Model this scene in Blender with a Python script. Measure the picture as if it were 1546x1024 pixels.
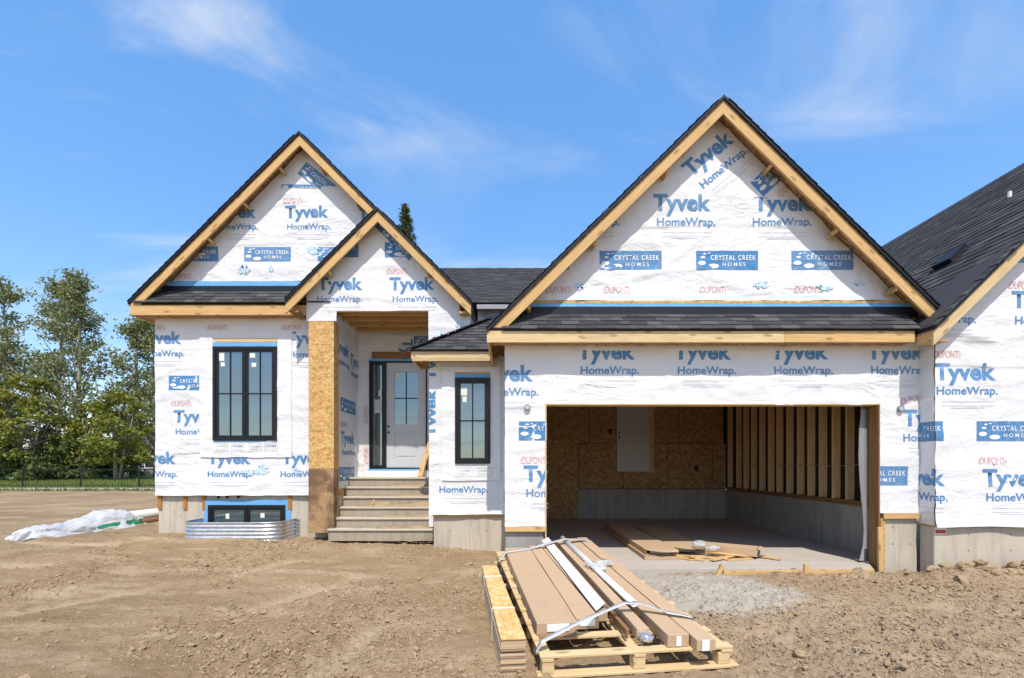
import bpy, bmesh, math, random
import numpy as np
from mathutils import Matrix, Vector
R = math.radians
sc = bpy.context.scene
for o in list(bpy.data.objects): bpy.data.objects.remove(o)
C = sc.collection
random.seed(7); rng = np.random.default_rng(7)

# ---------------------------------------------------------------- camera, sky, sun, exposure
cam = bpy.data.objects.new('camera', bpy.data.cameras.new('camera')); C.objects.link(cam)
cam.location = (0, 0, 1.5); cam.rotation_euler = (R(90), 0, 0)
cam.data.sensor_width = 36; cam.data.lens = 16.95; cam.data.shift_y = .1216
cam.data.clip_end = 3000; sc.camera = cam

SUN_EL, SUN_AZ = 57.0, 3.0                      # sun stands behind the camera, a little to the right
sun = bpy.data.objects.new('sun', bpy.data.lights.new('sun', 'SUN')); C.objects.link(sun)
sun.data.energy = 4.9; sun.data.angle = R(.5); sun.data.color = (1, .935, .84)
sd = Vector((math.cos(R(SUN_EL))*math.sin(R(SUN_AZ)), -math.cos(R(SUN_EL))*math.cos(R(SUN_AZ)), math.sin(R(SUN_EL))))
sun.rotation_euler = sd.to_track_quat('Z', 'Y').to_euler(); sun.location = (0, -20, 30)

w = bpy.data.worlds.new('World'); sc.world = w; w.use_nodes = True
nt = w.node_tree; N = nt.nodes; N.clear(); lk = nt.links.new
def nn(t, **k):
    n = N.new(t)
    for a, b in k.items(): setattr(n, a, b)
    return n
sky = nn('ShaderNodeTexSky', sky_type='NISHITA'); sky.sun_disc = False
sky.sun_elevation = R(SUN_EL); sky.sun_rotation = R(180-SUN_AZ); sky.altitude = 200; sky.air_density = 1.0; sky.dust_density = .7; sky.ozone_density = 2.0
hs = nn('ShaderNodeHueSaturation'); hs.inputs['Saturation'].default_value = 1.9; hs.inputs['Value'].default_value = 3.65; hs.inputs['Hue'].default_value = .508
gam = nn('ShaderNodeGamma'); gam.inputs[1].default_value = .5; lk(sky.outputs[0], gam.inputs[0]); lk(gam.outputs[0], hs.inputs['Color'])
tc = nn('ShaderNodeTexCoord'); sx = nn('ShaderNodeSeparateXYZ'); lk(tc.outputs['Generated'], sx.inputs[0])
def wm(op, a, b=None, c=None):
    n = nn('ShaderNodeMath', operation=op)
    for i, v in enumerate((a, b, c)):
        if v is None: continue
        if isinstance(v, (int, float)): n.inputs[i].default_value = v
        else: lk(v, n.inputs[i])
    return n.outputs[0]
zz = wm('ADD', wm('MAXIMUM', sx.outputs[2], 0.0), .16)
px = wm('DIVIDE', sx.outputs[0], zz); py = wm('DIVIDE', sx.outputs[1], zz)
cb = nn('ShaderNodeCombineXYZ'); lk(px, cb.inputs[0]); lk(py, cb.inputs[1])
mp = nn('ShaderNodeMapping'); mp.inputs['Location'].default_value = (2.9, 1.3, 0); mp.inputs['Rotation'].default_value = (0, 0, R(12)); mp.inputs['Scale'].default_value = (.55, 1.2, 1)
lk(cb.outputs[0], mp.inputs[0])
def noise(vec, s, d, r, dist=0.):
    n = nn('ShaderNodeTexNoise'); n.inputs['Scale'].default_value = s; n.inputs['Detail'].default_value = d; n.inputs['Roughness'].default_value = r; n.inputs['Distortion'].default_value = dist
    lk(vec, n.inputs['Vector']); return n.outputs[0]
n1 = noise(mp.outputs[0], 1.5, 10, .56, .9)
n2 = noise(mp.outputs[0], .8, 2, .5)
mr = nn('ShaderNodeMapRange', interpolation_type='SMOOTHSTEP'); mr.inputs[1].default_value = .47; mr.inputs[2].default_value = .76; lk(n1, mr.inputs[0])
mr2 = nn('ShaderNodeMapRange', interpolation_type='SMOOTHSTEP'); mr2.inputs[1].default_value = .38; mr2.inputs[2].default_value = .60; lk(n2, mr2.inputs[0])
cm = wm('MINIMUM', wm('MULTIPLY', wm('MULTIPLY', mr.outputs[0], mr2.outputs[0]), 1.0), .55)
mix = nn('ShaderNodeMix', data_type='RGBA'); lk(cm, mix.inputs[0]); lk(hs.outputs[0], mix.inputs[6]); mix.inputs[7].default_value = (6.0, 6.3, 6.7, 1)
bg = nn('ShaderNodeBackground'); bg.inputs[1].default_value = .15; lk(mix.outputs[2], bg.inputs[0])
out = nn('ShaderNodeOutputWorld'); lk(bg.outputs[0], out.inputs[0])

vs = sc.view_settings; vs.view_transform = 'Standard'; vs.look = 'None'; vs.exposure = -.05; vs.gamma = 1; vs.use_curve_mapping = False
sc.cycles.max_bounces = 8; sc.cycles.diffuse_bounces = 5; sc.cycles.transparent_max_bounces = 12

# ---------------------------------------------------------------- materials
def mat(name):
    m = bpy.data.materials.new(name); m.use_nodes = True
    t = m.node_tree; b = t.nodes['Principled BSDF']; b.inputs['Roughness'].default_value = .8; b.inputs['Specular IOR Level'].default_value = .3
    return m, t, b
class NB:
    """small node-building helper on one material tree"""
    def __init__(s, t): s.t = t; s.tc = t.nodes.new('ShaderNodeTexCoord')
    def node(s, ty, **k):
        n = s.t.nodes.new(ty)
        for a, b in k.items(): setattr(n, a, b)
        return n
    def link(s, a, b): s.t.links.new(a, b)
    def mapping(s, scale=(1,1,1), rot=(0,0,0), vec=None, loc=(0,0,0)):
        n = s.node('ShaderNodeMapping'); n.inputs['Scale'].default_value = scale; n.inputs['Rotation'].default_value = rot; n.inputs['Location'].default_value = loc
        s.link(vec or s.tc.outputs['Object'], n.inputs[0]); return n.outputs[0]
    def noise(s, vec, scale, detail=3, rough=.55, dist=0.):
        n = s.node('ShaderNodeTexNoise'); n.inputs['Scale'].default_value = scale; n.inputs['Detail'].default_value = detail; n.inputs['Roughness'].default_value = rough; n.inputs['Distortion'].default_value = dist
        s.link(vec, n.inputs['Vector']); return n.outputs[0]
    def voronoi(s, vec, scale, out='Distance', feature='F1', rnd=1.):
        n = s.node('ShaderNodeTexVoronoi', feature=feature); n.inputs['Scale'].default_value = scale; n.inputs['Randomness'].default_value = rnd
        s.link(vec, n.inputs['Vector']); return n.outputs[out]
    def ramp(s, f, *st):
        n = s.node('ShaderNodeValToRGB'); e = n.color_ramp.elements
        while len(e) < len(st): e.new(.5)
        for i, (p, c) in enumerate(st):
            e[i].position = p; e[i].color = (*c, 1) if len(c) == 3 else c
        s.link(f, n.inputs[0]); return n.outputs[0]
    def mix(s, f, a, b, mode='MIX'):
        n = s.node('ShaderNodeMix', data_type='RGBA', blend_type=mode)
        for i, v in ((0, f), (6, a), (7, b)):
            if isinstance(v, (int, float)): n.inputs[i].default_value = v
            elif isinstance(v, tuple): n.inputs[i].default_value = (*v, 1)
            else: s.link(v, n.inputs[i])
        return n.outputs[2]
    def math(s, op, a, b=0., c=None):
        n = s.node('ShaderNodeMath', operation=op)
        for i, v in enumerate((a, b, c)):
            if v is None: continue
            if isinstance(v, (int, float)): n.inputs[i].default_value = v
            else: s.link(v, n.inputs[i])
        return n.outputs[0]
    def bump(s, h, strength, dist, normal=None):
        n = s.node('ShaderNodeBump'); n.inputs['Strength'].default_value = strength; n.inputs['Distance'].default_value = dist
        s.link(h, n.inputs['Height'])
        if normal: s.link(normal, n.inputs['Normal'])
        return n.outputs[0]
    def rand(s): return s.node('ShaderNodeObjectInfo').outputs['Random']
    def randvec(s, base=None):
        v = s.node('ShaderNodeVectorMath', operation='ADD'); c = s.node('ShaderNodeCombineXYZ')
        r = s.rand(); s.link(s.math('MULTIPLY', r, 37.), c.inputs[0]); s.link(s.math('MULTIPLY', r, 91.), c.inputs[1]); s.link(s.math('MULTIPLY', r, 53.), c.inputs[2])
        s.link(base or s.tc.outputs['Object'], v.inputs[0]); s.link(c.outputs[0], v.inputs[1]); return v.outputs[0]
M = {}
def plain(name, col, rough=.6, metal=0., var=.0, spec=.3):
    m, t, b = mat(name); b.inputs['Roughness'].default_value = rough; b.inputs['Metallic'].default_value = metal; b.inputs['Specular IOR Level'].default_value = spec
    n = NB(t); f = n.noise(n.randvec(), 9, 4)
    k = var or .06
    n.link(n.mix(f, tuple(max(0, c*(1-k*2)) for c in col), tuple(min(1, c*(1+k*2)) for c in col)), b.inputs['Base Color'])
    M[name] = m; return m
def wrapmat(name, col, print_=False):
    m, t, b = mat(name); n = NB(t); b.inputs['Roughness'].default_value = .55; b.inputs['Specular IOR Level'].default_value = .25
    g = n.tc.outputs['Object']
    f1 = n.noise(g, 1.1, 4, .5)
    base = n.mix(f1, tuple(c*.955 for c in col), col)
    if print_:                                   # ink lies unevenly on the fibres
        f3 = n.noise(g, 34, 4, .6); f4 = n.noise(g, 3.2, 4, .6)
        base = n.mix(n.math('MULTIPLY', n.math('GREATER_THAN', f3, .60), .22), base, (.62, .66, .72))
        fade = n.math('ADD', n.math('MULTIPLY', n.rand(), .10), n.math('MULTIPLY', n.math('MAXIMUM', n.math('SUBTRACT', f4, .54), 0), 1.2))
        base = n.mix(fade, base, (.66, .67, .69))
    else:
        d = n.noise(g, 2.6, 6, .65)
        base = n.mix(n.math('MULTIPLY', n.math('MAXIMUM', n.math('SUBTRACT', d, .57), 0), 1.2), base, (.66, .63, .57))
    n.link(base, b.inputs['Base Color'])
    # crumpled creases: ridged noise in two directions
    h1 = n.math('ABSOLUTE', n.math('SUBTRACT', n.noise(n.mapping((1.0, 1.0, 2.3), vec=g), 1.1, 3, .5, .7), .5))
    c1 = n.math('POWER', n.math('SUBTRACT', 1., n.math('MULTIPLY', n.math('ABSOLUTE', n.math('SUBTRACT', n.noise(n.mapping((1.2, 1.2, 3.0), (0, R(-8), 0), vec=g), 1.4, 2, .5, 1.2), .5)), 2.)), 14.)
    c2 = n.math('POWER', n.math('SUBTRACT', 1., n.math('MULTIPLY', n.math('ABSOLUTE', n.math('SUBTRACT', n.noise(n.mapping((2.4, 2.4, 1.0), (0, R(35), 0), vec=g), 1.3, 2, .5, .8), .5)), 2.)), 18.)
    h2 = n.math('ABSOLUTE', n.math('SUBTRACT', n.noise(n.mapping((2.6, 2.6, 1.0), (0, R(30), 0), vec=g), 1.2, 3, .5, .9), .5))
    h3 = n.noise(g, 21, 3, .6)
    h = n.math('ADD', n.math('ADD', n.math('MULTIPLY', h1, 1.0), n.math('MULTIPLY', h2, .7)), n.math('MULTIPLY', h3, .04))
    pm = n.ramp(n.noise(g, .9, 2, .5), (.45, (.12, .12, .12)), (.62, (1, 1, 1)))
    h = n.math('ADD', h, n.math('MULTIPLY', pm, n.math('ADD', n.math('MULTIPLY', c1, .13), n.math('MULTIPLY', c2, .10))))
    n.link(n.bump(h, .5, .065), b.inputs['Normal'])
    M[name] = m
wrapmat('wrap', (.735, .733, .735)); wrapmat('flashing', (.76, .757, .757))
wrapmat('ink_blue', (.072, .225, .45), True); wrapmat('ink_panel', (.060, .210, .43), True); wrapmat('ink_red', (.66, .41, .40), True)
wrapmat('ink_grey', (.55, .56, .60), True); wrapmat('ink_white', (.80, .81, .83)); wrapmat('ink_green', (.36, .50, .42), True)
wrapmat('tape_blue', (.16, .40, .70)); wrapmat('ink_pale', (.50, .68, .86), True)

def wood(name, a, b_, c, knots=True, rough=.7):
    m, t, b = mat(name); n = NB(t); b.inputs['Roughness'].default_value = rough
    v = n.randvec()
    g1 = n.noise(n.mapping((1.1, 17, 17), vec=v), 2.2, 5, .6, .5)
    col = n.ramp(g1, (.3, a), (.52, b_), (.72, c))
    r = n.rand()
    col = n.mix(n.math('MULTIPLY', r, .35), col, tuple(x*.72 for x in b_))
    if knots:
        k = n.voronoi(n.mapping((3.4, 9.0, 9.0), vec=v), 1.0)
        kk = n.ramp(k, (.0, (1, 1, 1)), (.16, (.7, .7, .7)), (.24, (0, 0, 0)))
        col = n.mix(n.math('MULTIPLY', kk, .75), col, tuple(x*.42 for x in a))
        st = n.noise(n.mapping((.9, 3, 3), vec=v), 1.2, 3)
        col = n.mix(n.math('MULTIPLY', n.math('MAXIMUM', n.math('SUBTRACT', st, .55), 0), 1.6), col, tuple(x*.62 for x in a))
    n.link(col, b.inputs['Base Color']); n.link(n.bump(g1, .25, .004), b.inputs['Normal']); M[name] = m
wood('pine', (.52, .30, .115), (.63, .40, .17), (.70, .475, .225))
wood('pine_pale', (.56, .39, .19), (.66, .485, .26), (.73, .565, .335))
wood('stud', (.64, .40, .17), (.76, .52, .26), (.82, .60, .34), False)
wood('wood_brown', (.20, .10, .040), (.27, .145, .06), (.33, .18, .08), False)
wood('wood_rust', (.36, .15, .035), (.44, .19, .05), (.50, .23, .07), False)

def osb(name, a, b_, c, stain=False):
    m, t, b = mat(name); n = NB(t); b.inputs['Roughness'].default_value = .75
    v = n.randvec()
    cols = []
    for k, (rot, sc_) in enumerate((((0, R(20), R(15)), (9, 26, 26)), ((0, R(-55), R(70)), (24, 10, 13)))):
        vo = n.node('ShaderNodeTexVoronoi'); vo.inputs['Scale'].default_value = 1.6
        wv = n.node('ShaderNodeVectorMath', operation='ADD'); nz = n.node('ShaderNodeTexNoise'); nz.inputs['Scale'].default_value = 6
        n.link(v, nz.inputs['Vector']); sc2 = n.node('ShaderNodeVectorMath', operation='SCALE'); n.link(nz.outputs[1], sc2.inputs[0]); sc2.inputs['Scale'].default_value = .12
        n.link(v, wv.inputs[0]); n.link(sc2.outputs[0], wv.inputs[1])
        n.link(n.mapping(sc_, rot, wv.outputs[0]), vo.inputs['Vector'])
        sp = n.node('ShaderNodeSeparateColor'); n.link(vo.outputs['Color'], sp.inputs[0]); cols.append(sp.outputs[k])
    f = n.math('ADD', n.math('MULTIPLY', cols[0], .6), n.math('MULTIPLY', cols[1], .4))
    col = n.ramp(f, (.15, a), (.5, b_), (.85, c))
    col = n.mix(n.math('MULTIPLY', n.noise(v, 1.3, 3), .35), col, b_)
    if stain:
        s = n.noise(v, 1.9, 4, .55, .5)
        col = n.mix(n.ramp(s, (.42, (0, 0, 0)), (.56, (1, 1, 1))), col, (.17, .10, .055))
    n.link(col, b.inputs['Base Color']); n.link(n.bump(f, .25, .003), b.inputs['Normal']); M[name] = m
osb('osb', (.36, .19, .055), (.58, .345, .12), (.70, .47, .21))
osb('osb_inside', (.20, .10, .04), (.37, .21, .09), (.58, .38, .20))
osb('osb_stained', (.30, .18, .08), (.37, .235, .115), (.44, .29, .155), True)
osb('osb_yellow', (.52, .29, .09), (.68, .43, .16), (.78, .56, .28))

def concrete(name, col, streak=True):
    m, t, b = mat(name); n = NB(t); b.inputs['Roughness'].default_value = .9
    g = n.tc.outputs['Object']
    a = n.noise(g, 1.7, 6, .6); c = n.noise(n.mapping((5, 5, .7), vec=g), 1.4, 4, .6); d = n.noise(g, 60, 3, .6)
    base = n.mix(a, tuple(x*.78 for x in col), tuple(min(1, x*1.14) for x in col))
    if streak: base = n.mix(n.ramp(c, (.48, (0, 0, 0)), (.66, (.75, .75, .75))), base, tuple(x*.66 for x in col))
    base = n.mix(n.ramp(n.voronoi(g, 13), (.0, (.7, .7, .7)), (.07, (0, 0, 0))), base, tuple(x*.5 for x in col))
    base = n.mix(n.math('MULTIPLY', d, .25), base, tuple(x*.75 for x in col))
    n.link(base, b.inputs['Base Color'])
    n.link(n.bump(n.math('ADD', a, n.math('MULTIPLY', d, .25)), .35, .01), b.inputs['Normal']); M[name] = m
concrete('concrete', (.55, .485, .39)); concrete('slab', (.48, .43, .365), False); concrete('step_concrete', (.40, .335, .25)); concrete('stem', (.38, .36, .33)); concrete('tread', (.54, .48, .39), False)

def shingle(name, per_object):
    m, t, b = mat(name); n = NB(t); b.inputs['Roughness'].default_value = .95; b.inputs['Specular IOR Level'].default_value = .15
    g = n.tc.outputs['Object']
    gr = n.noise(g, 160 if not per_object else 40, 2, .7)
    if per_object: f = n.rand()
    else:
        wn = n.node('ShaderNodeTexWhiteNoise', noise_dimensions='3D'); at = n.node('ShaderNodeAttribute'); at.attribute_name = 'cell'
        n.link(at.outputs['Vector'], wn.inputs[0]); f = wn.outputs[0]
    col = n.ramp(f, (.0, (.038, .038, .040)), (.45, (.052, .052, .055)), (.8, (.070, .069, .070)), (1., (.098, .095, .092)))
    col = n.mix(n.math('MULTIPLY', n.math('GREATER_THAN', gr, .56), .35), col, (.13, .13, .13))
    n.link(col, b.inputs['Base Color']); n.link(n.bump(gr, .5, .004), b.inputs['Normal']); M[name] = m
shingle('shingle', True); shingle('shingle_field', False)

def cardboard():
    m, t, b = mat('cardboard'); n = NB(t); b.inputs['Roughness'].default_value = .75
    v = n.randvec(); f = n.noise(n.mapping((3, .8, 3), vec=v), 1.5, 4); s = n.noise(v, 5, 5, .6)
    col = n.mix(f, (.47, .325, .195), (.54, .39, .245)); col = n.mix(n.math('MULTIPLY', n.rand(), .4), col, (.42, .28, .165))
    col = n.mix(n.math('MULTIPLY', n.math('MAXIMUM', n.math('SUBTRACT', s, .56), 0), 1.5), col, (.34, .23, .14))
    n.link(col, b.inputs['Base Color']); n.link(n.bump(s, .15, .01), b.inputs['Normal']); M['cardboard'] = m
cardboard()
plain('card_edge', (.27, .165, .09), .85); plain('black_frame', (.012, .013, .015), .35); plain('black_plastic', (.015, .015, .016), .5); plain('membrane', (.012, .016, .024), .5)
plain('white_trim', (.80, .80, .80), .35); plain('door_paint', (.54, .545, .56), .4); plain('sticker', (.72, .74, .66), .6); plain('galv_dark', (.30, .31, .32), .45, .8)
plain('green_print', (.03, .20, .09), .5); plain('red_print', (.55, .05, .05), .5); plain('fence_black', (.018, .018, .018), .5); plain('pipe_brown', (.22, .10, .045), .6); plain('pipe_white', (.62, .60, .56), .5)
plain('house_grey', (.20, .20, .22), .85, var=.1); plain('roof_grey', (.10, .10, .11), .9, var=.1); plain('window_dark', (.02, .025, .03), .2); plain('kerb', (.50, .47, .42), .9, var=.1); plain('white_band', (.80, .80, .80), .4); plain('trim_grey', (.35, .35, .36), .5)

def metal():
    m, t, b = mat('galvanised'); n = NB(t); b.inputs['Metallic'].default_value = .85; b.inputs['Roughness'].default_value = .38
    f = n.voronoi(n.tc.outputs['Object'], 22, 'Color'); s = n.node('ShaderNodeSeparateColor'); n.link(f, s.inputs[0])
    n.link(n.mix(s.outputs[0], (.55, .56, .57), (.72, .73, .74)), b.inputs['Base Color']); M['galvanised'] = m
metal()
def film(name, col, fac, rough):
    m, t, b = mat(name); n = NB(t); b.inputs['Base Color'].default_value = (*col, 1); b.inputs['Roughness'].default_value = rough; b.inputs['Specular IOR Level'].default_value = .6
    tr = n.node('ShaderNodeBsdfTransparent'); mx = n.node('ShaderNodeMixShader'); mx.inputs[0].default_value = fac
    n.link(tr.outputs[0], mx.inputs[1]); n.link(b.outputs[0], mx.inputs[2]); n.link(mx.outputs[0], t.nodes['Material Output'].inputs[0])
    n.link(n.bump(n.noise(n.tc.outputs['Object'], 24, 4, .6), .6, .02), b.inputs['Normal']); M[name] = m
film('clear_film', (.70, .72, .74), .42, .12); film('plastic_sheet', (.58, .59, .60), .85, .3)
def glass():                                     # coated double glazing: mirrors the sky over a dark room
    m, t, b = mat('window_glass'); n = NB(t)
    b.inputs['Base Color'].default_value = (.055, .078, .088, 1); b.inputs['Roughness'].default_value = .03; b.inputs['Specular IOR Level'].default_value = .5
    gl = n.node('ShaderNodeBsdfGlossy'); gl.inputs['Roughness'].default_value = .015; gl.inputs['Color'].default_value = (.80, .95, 1, 1)
    mx = n.node('ShaderNodeMixShader'); mx.inputs[0].default_value = .19
    n.link(b.outputs[0], mx.inputs[1]); n.link(gl.outputs[0], mx.inputs[2]); n.link(mx.outputs[0], t.nodes['Material Output'].inputs[0])
    nb = n.bump(n.noise(n.tc.outputs['Object'], 1.6, 2), .05, .01); n.link(nb, gl.inputs['Normal']); M['window_glass'] = m
glass()
def tarp():
    m, t, b = mat('tarp'); n = NB(t); b.inputs['Roughness'].default_value = .28; b.inputs['Base Color'].default_value = (.54, .545, .55, 1); b.inputs['Specular IOR Level'].default_value = .5
    g = n.tc.outputs['Object']; h = n.math('ABSOLUTE', n.math('SUBTRACT', n.noise(n.mapping((3, 1.2, 2), vec=g), 2.5, 4, .5, .8), .5))
    n.link(n.bump(h, .8, .05), b.inputs['Normal']); M['tarp'] = m
tarp()
def dirt():
    m, t, b = mat('dirt'); n = NB(t); b.inputs['Roughness'].default_value = .97; b.inputs['Specular IOR Level'].default_value = .1
    g = n.tc.outputs['Object']
    a = n.noise(g, .42, 5, .6, .3); c = n.noise(g, 2.8, 6, .65); d = n.noise(g, 26, 4, .7); e = n.noise(n.mapping((.45, 1.7, 1), (0, 0, R(-28)), g), 1.3, 5, .6)
    col = n.ramp(a, (.34, (.255, .172, .092)), (.52, (.335, .236, .134)), (.68, (.415, .305, .184)))
    col = n.mix(n.ramp(e, (.50, (0, 0, 0)), (.66, (.85, .85, .85))), col, (.48, .365, .230))
    col = n.mix(n.math('MULTIPLY', n.math('MULTIPLY', n.math('MAXIMUM', n.math('SUBTRACT', c, .52), 0), 7.), .5), col, (.22, .148, .082))
    col = n.mix(n.math('MULTIPLY', d, .36), col, (.245, .17, .10))
    at = n.node('ShaderNodeAttribute'); at.attribute_name = 'soil'          # r: crushed stone, g: packed tyre track, b: reddish grit
    sp = n.node('ShaderNodeSeparateColor'); n.link(at.outputs['Color'], sp.inputs[0])
    col = n.mix(n.math('MULTIPLY', sp.outputs[1], .55), col, (.48, .37, .245))
    col = n.mix(n.math('MULTIPLY', sp.outputs[2], .5), col, n.mix(d, (.28, .205, .135), (.50, .39, .28)))
    st = n.mix(n.noise(g, 40, 4, .7), (.27, .235, .19), (.56, .50, .42))
    col = n.mix(sp.outputs[0], col, st)
    n.link(col, b.inputs['Base Color'])
    f = n.noise(g, 8, 10, .8); h = n.math('ADD', f, n.math('MULTIPLY', n.math('SUBTRACT', 1., n.voronoi(g, 42)), .30))
    n.link(n.bump(h, .65, .05), b.inputs['Normal']); M['dirt'] = m
dirt()
def clodmat(name, a, b_):
    m, t, b = mat(name); n = NB(t); b.inputs['Roughness'].default_value = .97; b.inputs['Specular IOR Level'].default_value = .1
    g = n.tc.outputs['Object']; f = n.noise(g, 9, 3, .8); col = n.mix(f, a, b_)
    n.link(col, b.inputs['Base Color']); n.link(n.bump(n.noise(g, 60, 3), .4, .01), b.inputs['Normal']); M[name] = m
plain('board_edge', (.50, .36, .22), .85, var=.12)
clodmat('clod', (.25, .175, .10), (.44, .325, .205)); clodmat('stone', (.32, .275, .22), (.54, .475, .385))
def grassmat():
    m, t, b = mat('grass'); n = NB(t); g = n.tc.outputs['Object']; f = n.noise(g, .7, 5, .6); d = n.noise(g, 9, 3, .7)
    n.link(n.mix(n.math('MULTIPLY', d, .5), n.mix(f, (.13, .175, .035), (.20, .235, .06)), (.085, .12, .025)), b.inputs['Base Color']); n.link(n.bump(d, .8, .1), b.inputs['Normal']); b.inputs['Roughness'].default_value = .9; M['grass'] = m
grassmat()
def leaf(name, a, b_, c):
    m, t, b = mat(name); n = NB(t); g = n.tc.outputs['Object']
    wn = n.node('ShaderNodeTexWhiteNoise', noise_dimensions='3D'); at = n.node('ShaderNodeAttribute'); at.attribute_name = 'cell'; n.link(at.outputs['Vector'], wn.inputs[0])
    col = n.ramp(wn.outputs[0], (0, a), (.5, b_), (1, c)); n.link(col, b.inputs['Base Color']); b.inputs['Roughness'].default_value = .5
    tl = n.node('ShaderNodeBsdfTranslucent'); n.link(n.mix(1., col, (1., 1.0, .35), 'MULTIPLY'), tl.inputs[0])
    mx = n.node('ShaderNodeMixShader'); mx.inputs[0].default_value = .32; n.link(b.outputs[0], mx.inputs[1]); n.link(tl.outputs[0], mx.inputs[2]); n.link(mx.outputs[0], t.nodes['Material Output'].inputs[0]); M[name] = m
leaf('leaf_poplar', (.13, .155, .065), (.21, .24, .11), (.36, .37, .22)); leaf('leaf_yellow', (.15, .175, .03), (.235, .25, .045), (.33, .325, .075)); leaf('leaf_dark', (.065, .105, .028), (.11, .16, .045), (.175, .22, .075)); leaf('needle', (.035, .055, .02), (.065, .09, .03), (.10, .125, .045))
plain('bark', (.30, .26, .20), .95, var=.2)

# ---------------------------------------------------------------- helpers
WM = {}
I4 = Matrix.Identity(4)
def link(name, data, parent=None, world=I4):
    o = bpy.data.objects.new(name, data); C.objects.link(o)
    o.matrix_basis = world; WM[o.name] = world.copy()
    if parent:
        o.parent = parent; o.matrix_parent_inverse = WM[parent.name].inverted()
    return o
def tag(o, label=None, cat=None, group=None, kind=None):
    for k, v in (('label', label), ('category', cat), ('group', group), ('kind', kind)):
        if v: o[k] = v
    return o
def thing(name, label, cat, loc=(0, 0, 0), group=None):
    return tag(link(name, None, None, Matrix.Translation(loc)), label, cat, group)
def mesh(name, v, f, mats=(), smooth=False, fm=None, recalc=True):
    me = bpy.data.meshes.new(name); me.from_pydata([tuple(p) for p in v], [], f)
    if recalc:
        bm = bmesh.new(); bm.from_mesh(me); bmesh.ops.recalc_face_normals(bm, faces=bm.faces[:]); bm.to_mesh(me); bm.free()
    for m in ([mats] if isinstance(mats, str) else mats): me.materials.append(M[m])
    if fm is not None: me.polygons.foreach_set('material_index', fm)
    if smooth: me.polygons.foreach_set('use_smooth', [True]*len(me.polygons))
    me.update(); return me
BOXF = [(0,1,3,2),(4,6,7,5),(0,4,5,1),(2,3,7,6),(0,2,6,4),(1,5,7,3)]
_bc = {}
def boxmesh(sx, sy, sz, m, bev=.003):
    k = (round(sx, 4), round(sy, 4), round(sz, 4), m, bev)
    if k in _bc: return _bc[k]
    bm = bmesh.new(); bmesh.ops.create_cube(bm, size=1); bmesh.ops.scale(bm, vec=(sx, sy, sz), verts=bm.verts[:])
    if bev: bmesh.ops.bevel(bm, geom=bm.edges[:], offset=min(bev, .2*min(sx, sy, sz)), segments=1, affect='EDGES')
    me = bpy.data.meshes.new('box'); bm.to_mesh(me); bm.free(); me.materials.append(M[m]); _bc[k] = me; return me
def box(name, x0, x1, y0, y1, z0, z1, m, parent=None, bev=.003):
    return link(name, boxmesh(x1-x0, y1-y0, z1-z0, m, bev), parent, Matrix.Translation(((x0+x1)/2, (y0+y1)/2, (z0+z1)/2)))
def frame(o, x, y, z):
    m = Matrix.Identity(4); m.col[0][:3] = x; m.col[1][:3] = y; m.col[2][:3] = z; m.col[3][:3] = o; return m
def board(name, p0, p1, h, t, m, parent=None, up=(0, 0, 1), bev=.003, F=None):
    """a plank from p0 to p1; h along 'up', t across"""
    p0 = Vector(p0); p1 = Vector(p1)
    if F is not None: p0 = F @ p0; p1 = F @ p1; up = F.to_3x3() @ Vector(up)
    x = (p1-p0); L = x.length; x.normalize(); z = Vector(up); z = (z-x*z.dot(x)).normalized(); y = z.cross(x)
    return link(name, boxmesh(L, t, h, m, bev), parent, frame((p0+p1)/2, x, y, z))
def prism_y(name, pts, y0, y1, m, parent=None, ang=0.):
    cx = sum(p[0] for p in pts)/len(pts); cz = sum(p[1] for p in pts)/len(pts); ca, sa = math.cos(ang), math.sin(ang)
    loc = [((x-cx)*ca+(z-cz)*sa, -(x-cx)*sa+(z-cz)*ca) for x, z in pts]; n = len(pts); h = (y1-y0)/2
    v = [(a, -h, b) for a, b in loc]+[(a, h, b) for a, b in loc]
    f = [tuple(range(n)), tuple(range(2*n-1, n-1, -1))]+[(i, (i+1) % n, (i+1) % n+n, i+n) for i in range(n)]
    return link(name, mesh(name, v, f, m), parent, frame((cx, (y0+y1)/2, cz), (ca, 0, sa), (0, 1, 0), (-sa, 0, ca)))
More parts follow.
